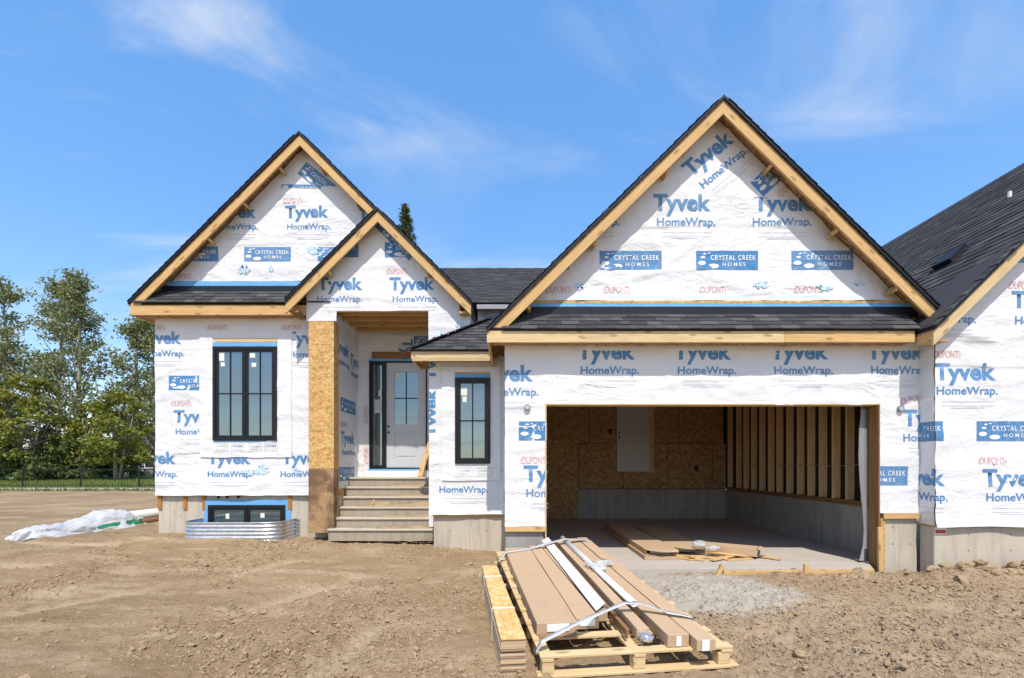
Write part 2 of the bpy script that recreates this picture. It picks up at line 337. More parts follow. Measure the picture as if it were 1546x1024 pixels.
class MB:
    def __init__(s): s.v = []; s.f = []; s.m = []
    def box(s, x0, x1, y0, y1, z0, z1, mi=0):
        b = len(s.v); s.v += [(x, y, z) for x in (x0, x1) for y in (y0, y1) for z in (z0, z1)]
        s.f += [tuple(b+i for i in q) for q in BOXF]; s.m += [mi]*6; return s
    def tube(s, pts, r, n=8, mi=0, cap=True):
        pts = [Vector(p) for p in pts]; rr = r if isinstance(r, (list, tuple)) else [r]*len(pts); b = len(s.v)
        for i, p in enumerate(pts):
            d = (pts[min(i+1, len(pts)-1)]-pts[max(i-1, 0)]).normalized(); a = Vector((0, 0, 1)) if abs(d.z) < .9 else Vector((1, 0, 0))
            u = d.cross(a).normalized(); q = d.cross(u)
            s.v += [tuple(p+(u*math.cos(2*math.pi*k/n)+q*math.sin(2*math.pi*k/n))*rr[i]) for k in range(n)]
        for i in range(len(pts)-1):
            for k in range(n): s.f.append((b+i*n+k, b+i*n+(k+1) % n, b+(i+1)*n+(k+1) % n, b+(i+1)*n+k)); s.m.append(mi)
        if cap: s.f += [tuple(b+k for k in range(n)), tuple(b+(len(pts)-1)*n+k for k in range(n))]; s.m += [mi, mi]
        return s
    def build(s, name, mats, parent=None, smooth=False, world=I4, local=False):
        v = s.v
        if not local:
            a = np.array(v); c = (a.min(0)+a.max(0))/2; v = (a-c).tolist(); world = world @ Matrix.Translation(c)
        return link(name, mesh(name, v, s.f, mats, smooth, s.m if not isinstance(mats, str) else None), parent, world)

# smooth lattice noise in numpy
def _h(ix, iy, s):
    a = (ix.astype(np.int64)*374761393+iy.astype(np.int64)*668265263+s*974634777) & 0x7fffffff
    a = ((a ^ (a >> 13))*1274126177) & 0x7fffffff
    return ((a ^ (a >> 16)) & 0xffff)/65535.
def vn(x, y, s=0):
    x = np.asarray(x, float); y = np.asarray(y, float); ix = np.floor(x); iy = np.floor(y); fx = x-ix; fy = y-iy
    fx = fx*fx*fx*(fx*(fx*6-15)+10); fy = fy*fy*fy*(fy*(fy*6-15)+10)
    a, b, c, d = _h(ix, iy, s), _h(ix+1, iy, s), _h(ix, iy+1, s), _h(ix+1, iy+1, s)
    return (a*(1-fx)+b*fx)*(1-fy)+(c*(1-fx)+d*fx)*fy
def fbm(x, y, s=0, o=4, g=.5):
    t = 0; a = 1.; n = 0.
    for k in range(o): t = t+a*vn(np.asarray(x)*2**k+k*17.3, np.asarray(y)*2**k-k*9.1, s+k); n += a; a *= g
    return t/n
def sstep(a, b, x):
    t = np.clip((np.asarray(x, float)-a)/(b-a), 0, 1); return t*t*(3-2*t)

# ---------------------------------------------------------------- ground
def ground_z(X, Y, detail=True):
    X = np.asarray(X, float); Y = np.asarray(Y, float)
    z = -.055+.0*X
    z = z+.17*sstep(-2.0, -5.5, X)*sstep(5.0, 9.2, Y)
    z = z+.12*np.exp(-(((X+.25)/.75)**2+((Y-6.75)/.9)**2))                     # rise at the far end of the pallet
    z = z+.17*np.exp(-((Y-6.45)/.33)**2)*sstep(5.55, 6.15, X)*(.55+.9*vn(X*2.6, Y*.8, 5))   # spoil against the right-hand wall
    z = z+.03*np.exp(-((Y-8.75)/.5)**2)*sstep(-7.3, -6.8, X)*sstep(-2.6, -3.6, X)*(.5+vn(X*2.3, Y, 9))
    z = z+.10*np.exp(-(((X+1.6)/1.0)**2+((Y-8.6)/.45)**2))*vn(X*3, Y*3, 4)
    far = sstep(14, 26, Y); z = z*(1-far)+.05*far
    if detail:
        near = 1-sstep(9, 15, Y)
        z = z+near*(.075*(fbm(X*.45, Y*.45, 1, 3)-.5)+.045*(fbm(X*2.1, Y*2.1, 2, 5, .62)-.5))
        rough = .65+.45*sstep(.6, 2.0, X)+.75*sstep(.45, .60, fbm(X*.7, Y*.7, 31, 3))
        ch = fbm(X*7.5, Y*7.5, 3, 3, .6); rd_ = 1-np.abs(2*fbm(X*9+Y*3, Y*11, 19, 3, .6)-1)
        z = z+near*rough*(.10*np.clip(ch-.50, 0, 1)-.030*np.clip(rd_-.80, 0, 1)*5*sstep(.45, .6, fbm(X*1.3, Y*1.3, 20, 2))+.020*(fbm(X*20, Y*20, 22, 2, .7)-.5))
        tr, _ = tracks(X, Y); z = z-near*tr*(.036+.012*vn(X*16, Y*16, 23))
    ins = ((X > -.05) & (X < 6.1) & (Y > 6.86)) | ((X > -6.9) & (X < -3.5) & (Y > 9.55)) | ((X > -3.5) & (X < .1) & (Y > 9.9)) | ((X > 6.05) & (Y > 6.95))
    return np.where(ins, -.35, z)
TR = [((-4.3, 3.2), (-2.0, 6.6), .14), ((-5.9, 3.4), (-3.4, 7.6), .16), ((-3.3, 6.9), (-6.6, 3.6), .12), ((-1.6, 3.4), (-.9, 6.2), .12), ((-8.8, 7.4), (-3.4, 6.2), .15), ((-8.8, 6.1), (-2.2, 5.0), .12), ((2.3, 5.6), (7.5, 5.0), .16), ((2.2, 4.3), (7.4, 3.9), .16), ((-9, 8.8), (-6.2, 8.0), .12)]
def tracks(X, Y):
    t = np.zeros_like(X); u = np.zeros_like(X)
    for (ax, ay), (bx, by), wd in TR:
        dx, dy = bx-ax, by-ay; L = math.hypot(dx, dy); s = ((X-ax)*dx+(Y-ay)*dy)/L; d = ((X-ax)*dy-(Y-ay)*dx)/L + .12*np.sin(s*1.3+ax)
        m = np.exp(-(d/wd)**4)*sstep(-.4, .3, s)*sstep(L+.4, L-.3, s)*sstep(.3, .6, vn(s*1.1+ax, d*.5, 77))
        t = np.maximum(t, m)
    return t, u
def axis(a, b, st, far, grow=1.22):
    c = list(np.arange(a, b+1e-6, st)); s = st; x = c[-1]
    while x < far[1]: s = min(s*grow, 60); x += s; c.append(x)
    s = st; x = a; l = []
    while x > far[0]: s = min(s*grow, 60); x -= s; l.append(x)
    return np.array(l[::-1]+c)
gx = axis(-9.6, 7.8, .023, (-700, 700)); gy = axis(3.2, 9.4, .021, (-300, 1200))
GX, GY = np.meshgrid(gx, gy); GZ = ground_z(GX, GY); nx, ny = len(gx), len(gy)
idx = np.arange(nx*ny).reshape(ny, nx)
quads = np.stack([idx[:-1, :-1], idx[:-1, 1:], idx[1:, 1:], idx[1:, :-1]], -1).reshape(-1, 4)
def fastmesh(name, V, Q, m, smooth=True):
    me = bpy.data.meshes.new(name); me.vertices.add(len(V)); me.vertices.foreach_set('co', np.asarray(V, np.float32).ravel())
    k = Q.shape[1]; me.loops.add(Q.size); me.loops.foreach_set('vertex_index', Q.astype(np.int32).ravel())
    me.polygons.add(len(Q)); me.polygons.foreach_set('loop_start', np.arange(0, Q.size, k, dtype=np.int32))
    me.update(calc_edges=True); me.polygons.foreach_set('use_smooth', [smooth]*len(Q)); me.materials.append(M[m]); me.validate(); return me
gm = fastmesh('ground', np.stack([GX, GY, GZ], -1).reshape(-1, 3), quads, 'dirt')
soil = np.zeros((nx*ny, 4)); fX, fY = GX.ravel(), GY.ravel()
edge = .55*(fbm(fX*1.3, fY*1.3, 8, 4)-.5)
q = np.sqrt(((fX-1.75)/1.75)**2+((fY-5.95)/1.1)**2)+edge*1.5
soil[:, 0] = (1-sstep(.82, 1.08, q)); soil[:, 1] = tracks(fX, fY)[0]
soil[:, 2] = sstep(.5, 1.8, fX+edge)*(1-sstep(5.5, 7, fY)); soil[:, 3] = 1
ca = gm.color_attributes.new('soil', 'FLOAT_COLOR', 'POINT'); ca.data.foreach_set('color', soil.astype(np.float32).ravel())
tag(link('ground', gm), kind='structure')

# lawn beyond the site, with its kerb strip
def strip(name, x0, x1, y0, y1, z0, m, n=60):
    xs = np.linspace(x0, x1, n); ys = np.linspace(y0, y1, 14); A, B = np.meshgrid(xs, ys); Z = z0+.05*(fbm(A*.25, B*.25, 12)-.5)+.022*(B-y0)
    ii = np.arange(n*14).reshape(14, n); Q = np.stack([ii[:-1, :-1], ii[:-1, 1:], ii[1:, 1:], ii[1:, :-1]], -1).reshape(-1, 4)
    return link(name, fastmesh(name, np.stack([A, B, Z], -1).reshape(-1, 3), Q, m))
tag(strip('lawn', -75, 12, 26.4, 46, .13, 'grass'), kind='structure')
kb = MB(); kb.box(-75, 12, 26.0, 26.4, -.1, .17); tag(kb.build('kerb', 'kerb'), kind='structure')
gb = np.array([[-.5, 0, 0], [.5, 0, 0], [.1, .25, 1.]])
def tufts(n, fx, hx, m, name, label, cat):
    V = []; 
    for i in range(n):
        x, y, z = fx(); h = hx*random.uniform(.5, 1.3); a = random.uniform(0, 6.28); wd = .03
        V += [(x-wd*math.cos(a), y-wd*math.sin(a), z), (x+wd*math.cos(a), y+wd*math.sin(a), z), (x+random.gauss(0, h*.35), y+random.gauss(0, h*.35), z+h)]
    return tag(link(name, fastmesh(name, V, np.arange(len(V)).reshape(-1, 3), m, False)), label, cat, kind='stuff')
tufts(12000, lambda: (lambda y_: (random.uniform(-36, -17), y_, .11+.022*(y_-26.4)))(random.uniform(26.5, 35)), .13, 'grass', 'grass_blades', 'short mown grass on the lawn by the fence', 'grass')
tufts(900, lambda: (random.uniform(-30, -17), random.gauss(25.6, .25), .03), .22, 'grass', 'weeds', 'sparse weeds along the kerb of the lawn', 'weeds')

# loose clods and stones: nobody could count them
def ico(sub):
    bm = bmesh.new(); bmesh.ops.create_icosphere(bm, subdivisions=sub, radius=1); v = np.array([p.co[:] for p in bm.verts]); f = np.array([[p.index for p in q.verts] for q in bm.faces]); bm.free(); return v, f
def scatter(name, pts, size, sub, m, label, cat, flat=.65):
    v, f = ico(sub); n = len(pts); k = len(v)
    a = rng.uniform(0, 6.28, n); ca_, sa_ = np.cos(a), np.sin(a); s = size[:, None]*np.stack([rng.uniform(.7, 1.4, n), rng.uniform(.7, 1.2, n), rng.uniform(.6, 1, n)*flat*1.5], -1)
    P = v[None]*(1+.6*(rng.random((n, k, 1))-.5))*s[:, None, :]
    X = P[..., 0]*ca_[:, None]-P[..., 1]*sa_[:, None]; Yv = P[..., 0]*sa_[:, None]+P[..., 1]*ca_[:, None]
    Z = P[..., 2]+.25*s[:, None, 2]
    V = np.stack([X+pts[:, 0:1], Yv+pts[:, 1:2], Z+pts[:, 2:3]], -1).reshape(-1, 3)
    Q = (f[None]+(np.arange(n)*k)[:, None, None]).reshape(-1, 3)
    return tag(link(name, fastmesh(name, V, Q, m, False)), label, cat, kind='stuff')
def spread(n, prob, x0=-9.5, x1=7.5, y0=3.2, y1=9.3):
    out_ = []
    while sum(map(len, out_)) < n:
        X = rng.uniform(x0, x1, 40000); Y = y0+(y1-y0)*rng.random(40000)**1.15; p = prob(X, Y); k = rng.random(40000) < p
        k &= ground_z(X, Y, False) > -.2
        k &= ~((X > .0) & (X < 1.7) & (Y < 6.6) & (X > .1-.13*(Y-3.5)) & (rng.random(40000) < .8))
        X, Y = X[k], Y[k]; out_.append(np.stack([X, Y, ground_z(X, Y)], -1))
    return np.concatenate(out_)[:n]
pd = lambda X, Y: (.10+.90*sstep(.3, 1.8, X)*(1-sstep(5.6, 6.8, Y)*.4)+.9*sstep(.47, .60, fbm(X*.7, Y*.7, 31, 3))+.5*sstep(6.4, 6.7, Y)*sstep(5.5, 6, X))*(1-.8*tracks(X, Y)[0])*np.clip(.5+.5*sstep(-5, 0, X)+.3*vn(X*2, Y*2, 6), 0, 1)*sstep(.75, 1.1, np.sqrt(((X-1.75)/1.75)**2+((Y-5.95)/1.1)**2))
P = spread(56000, pd); scatter('soil_crumbs', P, rng.lognormal(-5.1, .45, len(P)), 1, 'clod', 'small crumbs of dry soil strewn over the ground', 'soil')
P = spread(4200, pd); scatter('soil_clods', P, np.clip(rng.lognormal(-4.3, .42, len(P)), .006, .045), 2, 'clod', 'larger clods of dry soil lying on the ground', 'soil')
ps = lambda X, Y: (1-sstep(.8, 1.15, np.sqrt(((X-1.75)/1.75)**2+((Y-5.95)/1.1)**2)))+.02*sstep(.5, 2, X)
P = spread(6000, ps); scatter('crushed_stone', P, rng.lognormal(-5.3, .42, len(P)), 1, 'stone', 'pale crushed stone spread before the garage slab', 'gravel')
P = spread(60, lambda X, Y: sstep(5.6, 6.0, X)*np.exp(-((Y-6.45)/.25)**2)); scatter('soil_lumps', P, rng.uniform(.03, .075, len(P)), 2, 'clod', 'big lumps of soil heaped along the right-hand foundation', 'soil')

# ---------------------------------------------------------------- lettering
def text2d(body, width, cap, bold=.0, spacing=1., grid=.07):
    def raw(b):
        cu = bpy.data.curves.new('t', 'FONT'); cu.body = b; cu.size = 1; cu.offset = bold; cu.space_character = spacing; cu.fill_mode = 'FRONT'; cu.resolution_u = 4
        o = bpy.data.objects.new('t', cu); C.objects.link(o); bpy.context.view_layer.update()
        me = bpy.data.meshes.new_from_object(o.evaluated_get(bpy.context.evaluated_depsgraph_get())); bpy.data.objects.remove(o); bpy.data.curves.remove(cu); return me
    h = raw('H'); ch = max(v.co.y for v in h.vertices)
    me = raw(body); xs = [v.co.x for v in me.vertices]; x0, x1 = min(xs), max(xs)
    bm = bmesh.new(); bm.from_mesh(me)
    for v in bm.verts: v.co = Vector(((v.co.x-x0)*width/(x1-x0), v.co.y*cap/ch, 0))
    bmesh.ops.triangulate(bm, faces=bm.faces[:])
    for ax in (0, 1):
        lo = min(v.co[ax] for v in bm.verts); hi = max(v.co[ax] for v in bm.verts); c = lo+grid
        while c < hi:
            n = Vector((1, 0, 0)) if ax == 0 else Vector((0, 1, 0))
            bmesh.ops.bisect_plane(bm, geom=bm.verts[:]+bm.edges[:]+bm.faces[:], plane_co=n*c, plane_no=n); c += grid
    out_ = bpy.data.meshes.new('glyphs'); bm.to_mesh(out_); bm.free(); return out_
def rects2d(rs, grid=.08):
    v, f = [], []
    for x0, y0, x1, y1 in rs:
        n = max(1, int((x1-x0)/grid)); k = max(1, int((y1-y0)/grid)); b = len(v)
        for j in range(k+1):
            for i in range(n+1): v.append((x0+(x1-x0)*i/n, y0+(y1-y0)*j/k, 0))
        for j in range(k):
            for i in range(n): f.append((b+j*(n+1)+i, b+j*(n+1)+i+1, b+(j+1)*(n+1)+i+1, b+(j+1)*(n+1)+i))
    me = bpy.data.meshes.new('r'); me.from_pydata(v, [], f); return me
def ell2d(es):
    v, f = [], []
    for cx, cy, rx, ry in es:
        b = len(v); n = 18; v += [(cx+rx*math.cos(6.2832*i/n), cy+ry*math.sin(6.2832*i/n), 0) for i in range(n)]; f.append(tuple(range(b, b+n)))
    me = bpy.data.meshes.new('e'); me.from_pydata(v, [], f); return me
def blob2d(w_, h_, seed):
    rd = random.Random(seed); n = 34
    v = [(w_*.5+w_*.5*rd.uniform(.25, 1.1)*math.cos(6.2832*i/n), h_*.5+h_*.5*rd.uniform(.25, 1.1)*math.sin(6.2832*i/n), 0) for i in range(n)]+[(w_*.5, h_*.5, 0)]
    me = bpy.data.meshes.new('b'); me.from_pydata(v, [], [(i, (i+1) % n, n) for i in range(n)]); return me
G2 = {'T': text2d('Tyvek', .85, .232, .034), 'W': text2d('HomeWrap.', .86, .112, .019), 'D': text2d('‹DUPONT›', .40, .10, .022, .95),
      'fine': rects2d([(.08, -.105, .82, -.099), (.08, -.165, .80, -.159), (.20, -.195, .68, -.186)]),
      'panel': rects2d([(0, 0, .91, .28)]), 'cc': text2d('CRYSTAL CREEK', .66, .070, .012, 1.25), 'hm': text2d('HOMES', .34, .052, .008, 1.5),
      'peb': ell2d([(.085, .10, .060, .030), (.255, .055, .078, .034), (.10, .185, .034, .016), (.125, .235, .026, .011), (.19, .245, .018, .008)]),
      'hf1': text2d('HOME', .20, .040, .008, 1.1), 'hf2': text2d('FLASH', .17, .032, .006, 1.2)}
class Sheet:
    """a plane that carries house wrap: u right, v up, nrm towards the viewer"""
    def __init__(s, o, u, nrm, poly, holes=(), seed=0, seams=(), amp=1., bottom=None):
        s.o = Vector(o); s.u = Vector(u); s.n = Vector(nrm); s.poly = poly; s.holes = holes; s.seed = seed; s.seams = seams; s.amp = amp; s.bottom = bottom
    def disp(s, u, v):
        k = s.seed*3.7
        d = .016*(fbm(u*1.1+k, v*1.1, 50, 3)-.5)
        d = d+.017*(1-np.abs(2*vn(u*.7+k, v*3.4+1.2*vn(u*1.1, v*.6, 8), 51)-1))**5
        d = d+.016*(1-np.abs(2*vn((u+v*.6)*2.4+k, (v-u*.6)*.8, 52)-1))**6*sstep(.45, .6, vn(u*.8+k, v*.8, 53))
        for z in s.seams: d = d+.007*sstep(z-.012, z, v+.012*np.sin(u*2.1+k))
        if s.bottom is not None: d = d+.045*np.exp(-((v-s.bottom)/.10))*(.25+vn(u*2.2+k, 0*u, 54))
        return np.clip(d*s.amp, -.01, .07)
    def pt(s, uv, off):
        uv = np.asarray(uv, float); d = s.disp(uv[:, 0], uv[:, 1])+off
        return np.array(s.o)[None]+uv[:, :1]*np.array(s.u)[None]+uv[:, 1:2]*np.array((0, 0, 1.))[None]+d[:, None]*np.array(s.n)[None]
    def clip(s, bm, poly):
        n = len(poly); area = sum(poly[i][0]*poly[(i+1) % n][1]-poly[(i+1) % n][0]*poly[i][1] for i in range(n))
        for i in range(n):
            a = Vector((*poly[i], 0)); b = Vector((*poly[(i+1) % n], 0)); d = b-a; no = Vector((d.y, -d.x, 0))*(1 if area > 0 else -1)
            bmesh.ops.bisect_plane(bm, geom=bm.verts[:]+bm.edges[:]+bm.faces[:], plane_co=a, plane_no=no, clear_outer=True)
    def sheet(s, name, m, parent, res=.042, off=.0, ragged=.012):
        us = [p[0] for p in s.poly]; vs_ = [p[1] for p in s.poly]
        U = set(np.linspace(min(us), max(us), max(2, int((max(us)-min(us))/res))).round(4)); V = set(np.linspace(min(vs_), max(vs_), max(2, int((max(vs_)-min(vs_))/res))).round(4))
        for h in s.holes: U |= {h[0], h[1]}; V |= {h[2], h[3]}
        for z in s.seams: V |= {z-.012, z+.001}
        U = np.array(sorted(U)); V = np.array(sorted(V)); bm = bmesh.new(); g = [[bm.verts.new((u, v, 0)) for u in U] for v in V]
        for j in range(len(V)-1):
            for i in range(len(U)-1):
                cu, cv = (U[i]+U[i+1])/2, (V[j]+V[j+1])/2
                if any(h[0] < cu < h[1] and h[2] < cv < h[3] for h in s.holes): continue
                bm.faces.new((g[j][i], g[j][i+1], g[j+1][i+1], g[j+1][i]))
        s.clip(bm, s.poly); bmesh.ops.delete(bm, geom=[v for v in bm.verts if not v.link_faces], context='VERTS')
        bm.verts.index_update(); uv = np.array([v.co[:2] for v in bm.verts]); f = [tuple(v.index for v in q.verts) for q in bm.faces]; bm.free()
        P = s.pt(uv, off); mv = min(vs_); low = uv[:, 1] < mv+.02
        P[low, 2] += ragged*(fbm(uv[low, 0]*3, uv[low, 0]*0, 60, 3)-.5)*2
        return link(name, mesh(name, P, f, m, True, recalc=False), parent)
    def put(s, name, layers, u, v, ang, parent, clip=None):
        """lay flat print (list of (glyphs, dx, dy, offset, material)) on the sheet, cut where the sheet ends"""
        ca, sa = math.cos(R(ang)), math.sin(R(ang)); VV, FF, MI, mats = [], [], [], []
        for gl, dx, dy, off, m in layers:
            bm = bmesh.new(); bm.from_mesh(gl)
            for p in bm.verts: a, b = p.co.x+dx, p.co.y+dy; p.co = Vector((u+a*ca-b*sa, v+a*sa+b*ca, 0))
            s.clip(bm, s.poly)
            if clip:
                a, b, c, d = clip; s.clip(bm, [(-50 if a is None else a, -50 if c is None else c), (50 if b is None else b, -50 if c is None else c), (50 if b is None else b, 50 if d is None else d), (-50 if a is None else a, 50 if d is None else d)])
            for hh in s.holes:
                for q in [f_ for f_ in bm.faces if hh[0] < f_.calc_center_median().x < hh[1] and hh[2] < f_.calc_center_median().y < hh[3]]: bm.faces.remove(q)
            if not bm.faces: bm.free(); continue
            bm.verts.index_update(); uv = np.array([p.co[:2] for p in bm.verts]); P = s.pt(uv, off); b0 = sum(len(x) for x in VV); VV.append(P)
            FF += [tuple(b0+p.index for p in q.verts) for q in bm.faces]; MI += [len(mats)]*len(bm.faces); mats.append(m); bm.free()
        if not VV: return None
        return link(name, mesh(name, np.concatenate(VV), FF, mats, True, MI, recalc=False), parent)
    def mark(s, kind, u, v, ang, clip, parent, ink='ink_blue'):
        if kind == 'T': s.put('lettering', [(G2['T'], 0, 0, .004, ink)], u, v, ang, parent, clip)
        elif kind == 'W':
            s.put('lettering', [(G2['W'], 0, 0, .004, ink)], u, v, ang, parent, clip)
            s.put('fine_print', [(G2['fine'], 0, 0, .004, 'ink_grey')], u, v, ang, parent, clip)
        elif kind == 'D': s.put('lettering', [(G2['D'], 0, 0, .004, 'ink_red')], u, v, ang, parent, clip)
        elif kind == 'L': s.put('logo_panel', [(G2['panel'], 0, 0, .004, 'ink_panel'), (G2['peb'], 0, 0, .007, 'ink_white'), (G2['cc'], .215, .145, .007, 'ink_white'), (G2['hm'], .385, .055, .007, 'ink_white')], u, v, ang, parent, clip)
PR = {
    'garage': [
        ('T', 2.07, 5.22, 0, None),
        ('W', 2.13, 5.00, 0, None),
        ('T', 3.55, 5.22, 0, (None, None, None, 5.41)),
        ('W', 3.54, 5.00, 0, None),
        ('T', 2.62, 5.70, 40, None),
        ('W', 2.81, 5.53, 40, None),
        ('D', 2.33, 5.86, 40, None),
        ('L', 3.69, 5.42, 43, None),
        ('D', 3.95, 5.41, 43, None),
        ('L', 1.29, 4.35, 0, None),
        ('L', 2.71, 4.35, 0, None),
        ('L', 4.11, 4.35, 0, None),
        ('L', -0.07, 4.35, 0, None),
        ('W', 0.72, 5.00, 0, None),
        ('D', 1.34, 4.01, 0, None),
        ('D', 2.75, 4.01, 0, None),
        ('D', 4.14, 4.01, 0, None),
        ('D', 0.48, 4.01, 0, None),
        ('T', 0.96, 3.04, 0, (None, None, None, 3.16)),
        ('W', 1.01, 2.82, 0, None),
        ('T', 2.38, 3.04, 0, (None, None, None, 3.16)),
        ('W', 2.44, 2.82, 0, None),
        ('T', 3.80, 3.04, 0, (None, None, None, 3.16)),
        ('W', 3.86, 2.82, 0, None),
        ('T', 5.22, 3.04, 0, (None, None, None, 3.16)),
        ('W', 5.27, 2.82, 0, None),
        ('T', -0.54, 2.72, 0, None),
        ('W', -0.47, 2.50, 0, None),
        ('L', 0.10, 1.84, 0, None),
        ('D', 0.12, 1.50, 0, None),
        ('T', 0.17, 1.24, 0, None),
        ('W', 0.21, 1.01, 0, None),
        ('T', 5.75, 2.06, 0, None),
        ('W', 5.75, 1.83, 0, None),
        ('L', 4.91, 1.18, 0, None),
        ('D', 5.71, 2.36, 12, None),
    ],
    'right': [
        ('T', 5.99, 2.69, 0, None),
        ('W', 6.02, 2.48, 0, None),
        ('L', 6.59, 1.82, 0, None),
        ('L', 5.20, 1.82, 0, None),
        ('D', 6.61, 1.49, 0, None),
        ('T', 6.67, 1.19, 0, None),
        ('W', 6.72, 0.97, 0, None),
        ('D', 5.95, 3.00, 0, None),
        ('W', 5.70, 3.49, 0, None),
        ('T', 5.66, 3.72, 0, None),
        ('D', 7.01, 3.97, 0, None),
        ('T', 7.06, 3.71, 0, None),
        ('W', 7.11, 3.47, 0, None),
        ('L', 7.07, 4.34, 0, None),
        ('T', 5.29, 1.19, 0, None),
        ('W', 5.31, 0.97, 0, None),
    ],
    'porch': [
        ('T', -3.67, 4.78, 0, None),
        ('W', -3.68, 4.55, 0, None),
        ('T', -2.31, 4.78, 0, None),
        ('W', -2.25, 4.55, 0, None),
        ('D', -2.38, 5.08, 0, None),
        ('D', -3.79, 5.08, 0, None),
        ('L', -2.40, 5.39, 0, None),
        ('L', -2.59, 5.97, -45, None),
        ('L', -3.81, 5.39, 0, None),
        ('D', -2.98, 5.59, 38, None),
    ],
    'left': [
        ('T', -4.42, 6.29, 0, None),
        ('W', -4.38, 6.06, 0, None),
        ('T', -5.83, 6.29, 0, None),
        ('W', -5.80, 6.06, 0, None),
        ('T', -3.00, 6.29, 0, None),
        ('L', -5.22, 5.44, 0, None),
        ('L', -6.63, 5.44, 0, None),
        ('L', -3.78, 5.44, 0, None),
        ('D', -6.62, 5.10, 0, None),
        ('D', -4.47, 6.57, 0, None),
        ('L', -4.17, 7.14, -38, (None, None, 6.90, None)),
        ('L', -4.49, 6.78, 0, (None, -3.72, 6.86, 6.93)),
        ('T', -7.29, 3.84, 0, None),
        ('W', -7.24, 3.59, 0, None),
        ('L', -6.68, 2.93, 0, (None, -6.09, None, None)),
        ('D', -6.65, 2.62, 0, None),
        ('T', -6.59, 2.31, 0, (None, -6.09, None, None)),
        ('W', -6.55, 2.07, 0, (None, -6.09, None, None)),
        ('T', -7.40, 1.50, 0, None),
        ('W', -7.37, 1.24, 0, None),
        ('T', -5.94, 1.50, 0, None),
        ('W', -5.93, 1.24, 0, None),
        ('T', -4.49, 1.50, 0, None),
        ('W', -4.51, 1.24, 0, None),
        ('T', -4.40, 3.84, 0, (-4.27, None, None, None)),
        ('W', -4.34, 3.57, 0, (-4.27, None, None, None)),
        ('D', -5.93, 4.10, 0, None),
        ('D', -4.49, 4.10, 0, None),
        ('D', -7.15, 4.10, 0, None),
    ],
    'bay': [
        ('W', -1.28, 0.99, 0, None),
        ('T', -1.33, 1.97, 90, (None, -1.345, None, None)),
        ('T', -1.33, 2.96, 90, (None, -1.345, None, None)),
    ],
    'door': [
        ('T', -2.43, 4.26, -90, None),
        ('D', -2.54, 4.03, 0, None),
        ('L', -2.18, 4.04, 0, None),
        ('D', -3.19, 2.38, 90, None),
        ('D', -3.19, 1.50, 90, None),
    ],
}
def prints(key, s, parent, cond=lambda u, v: True):
    for kind, u, v, ang, clip in PR[key]:
        if cond(u, v): s.mark(kind, u, v, ang, clip, parent)

# ---------------------------------------------------------------- shingles and roof pieces
def wedge(var):
    rd = random.Random(var); a = rd.uniform(.9, 1.1); j = [rd.uniform(-.03, .03) for _ in range(2)]
    v = [(0, j[0], -.002), (1, j[1], -.002), (1, 1.18, -.002), (0, 1.18, -.002), (0, j[0], .013*a), (1, j[1], .013*a), (1, 1.18, .001), (0, 1.18, .001)]
    return mesh('shingle', v, [(0,1,2,3),(4,7,6,5),(0,4,5,1),(1,5,6,2),(2,6,7,3),(3,7,4,0)], 'shingle')
WED = [wedge(i) for i in range(5)]
EXP = .143
def lay_shingles(o, a, b, ncourse, span, parent, wmin=.16, wmax=.34, expo=EXP):
    """o eave corner, a along the eave, b up the slope; span(k) -> (start, end) along a for course k"""
    o = Vector(o); a = Vector(a).normalized(); b = Vector(b).normalized(); n = a.cross(b)
    if n.z < 0: n = -n
    for k in range(ncourse):
        s0, s1 = span(k); x = s0-random.uniform(0, .05)
        while x < s1-.02:
            wd = min(random.uniform(wmin, wmax), s1-x); lift = random.choice((0, 0, .004))
            link('shingle', random.choice(WED), parent, frame(o+a*x+b*(k*expo)+n*(.001+lift), a*(wd-.003), b*expo, n)); x += wd
def shingle_field(o, a, b, n, width, parent, name='shingle_courses', expo=EXP, tab=.3):
    o = Vector(o); a = Vector(a).normalized(); b = Vector(b).normalized(); nr = a.cross(b)
    if nr.z < 0: nr = -nr
    V, F, cell = [], [], []
    for k in range(n):
        x = -random.uniform(0, tab)
        while x < width:
            w_ = random.uniform(.6, 1.3)*tab; x0, x1 = max(0, x), min(width, x+w_); x += w_
            if x1-x0 < .02: continue
            q = len(V); l = random.choice((0, 0, .004)); c = (random.random()*9, k, x0)
            for s, t, h in ((x0, 0, -.002), (x1-.004, 0, -.002), (x1-.004, 0, .012+l), (x0, 0, .012+l), (x1-.004, 1.15, .001+l), (x0, 1.15, .001+l)): V.append(o+a*s+b*(t+k)*expo+nr*(h+.002)); cell.append(c)
            F += [(q, q+1, q+2, q+3), (q+3, q+2, q+4, q+5)]
    me = mesh(name, V, F, 'shingle_field', recalc=False); at = me.attributes.new('cell', 'FLOAT_VECTOR', 'POINT'); at.data.foreach_set('vector', np.array(cell, np.float32).ravel())
    return tag(link(name, me, parent), kind='stuff')
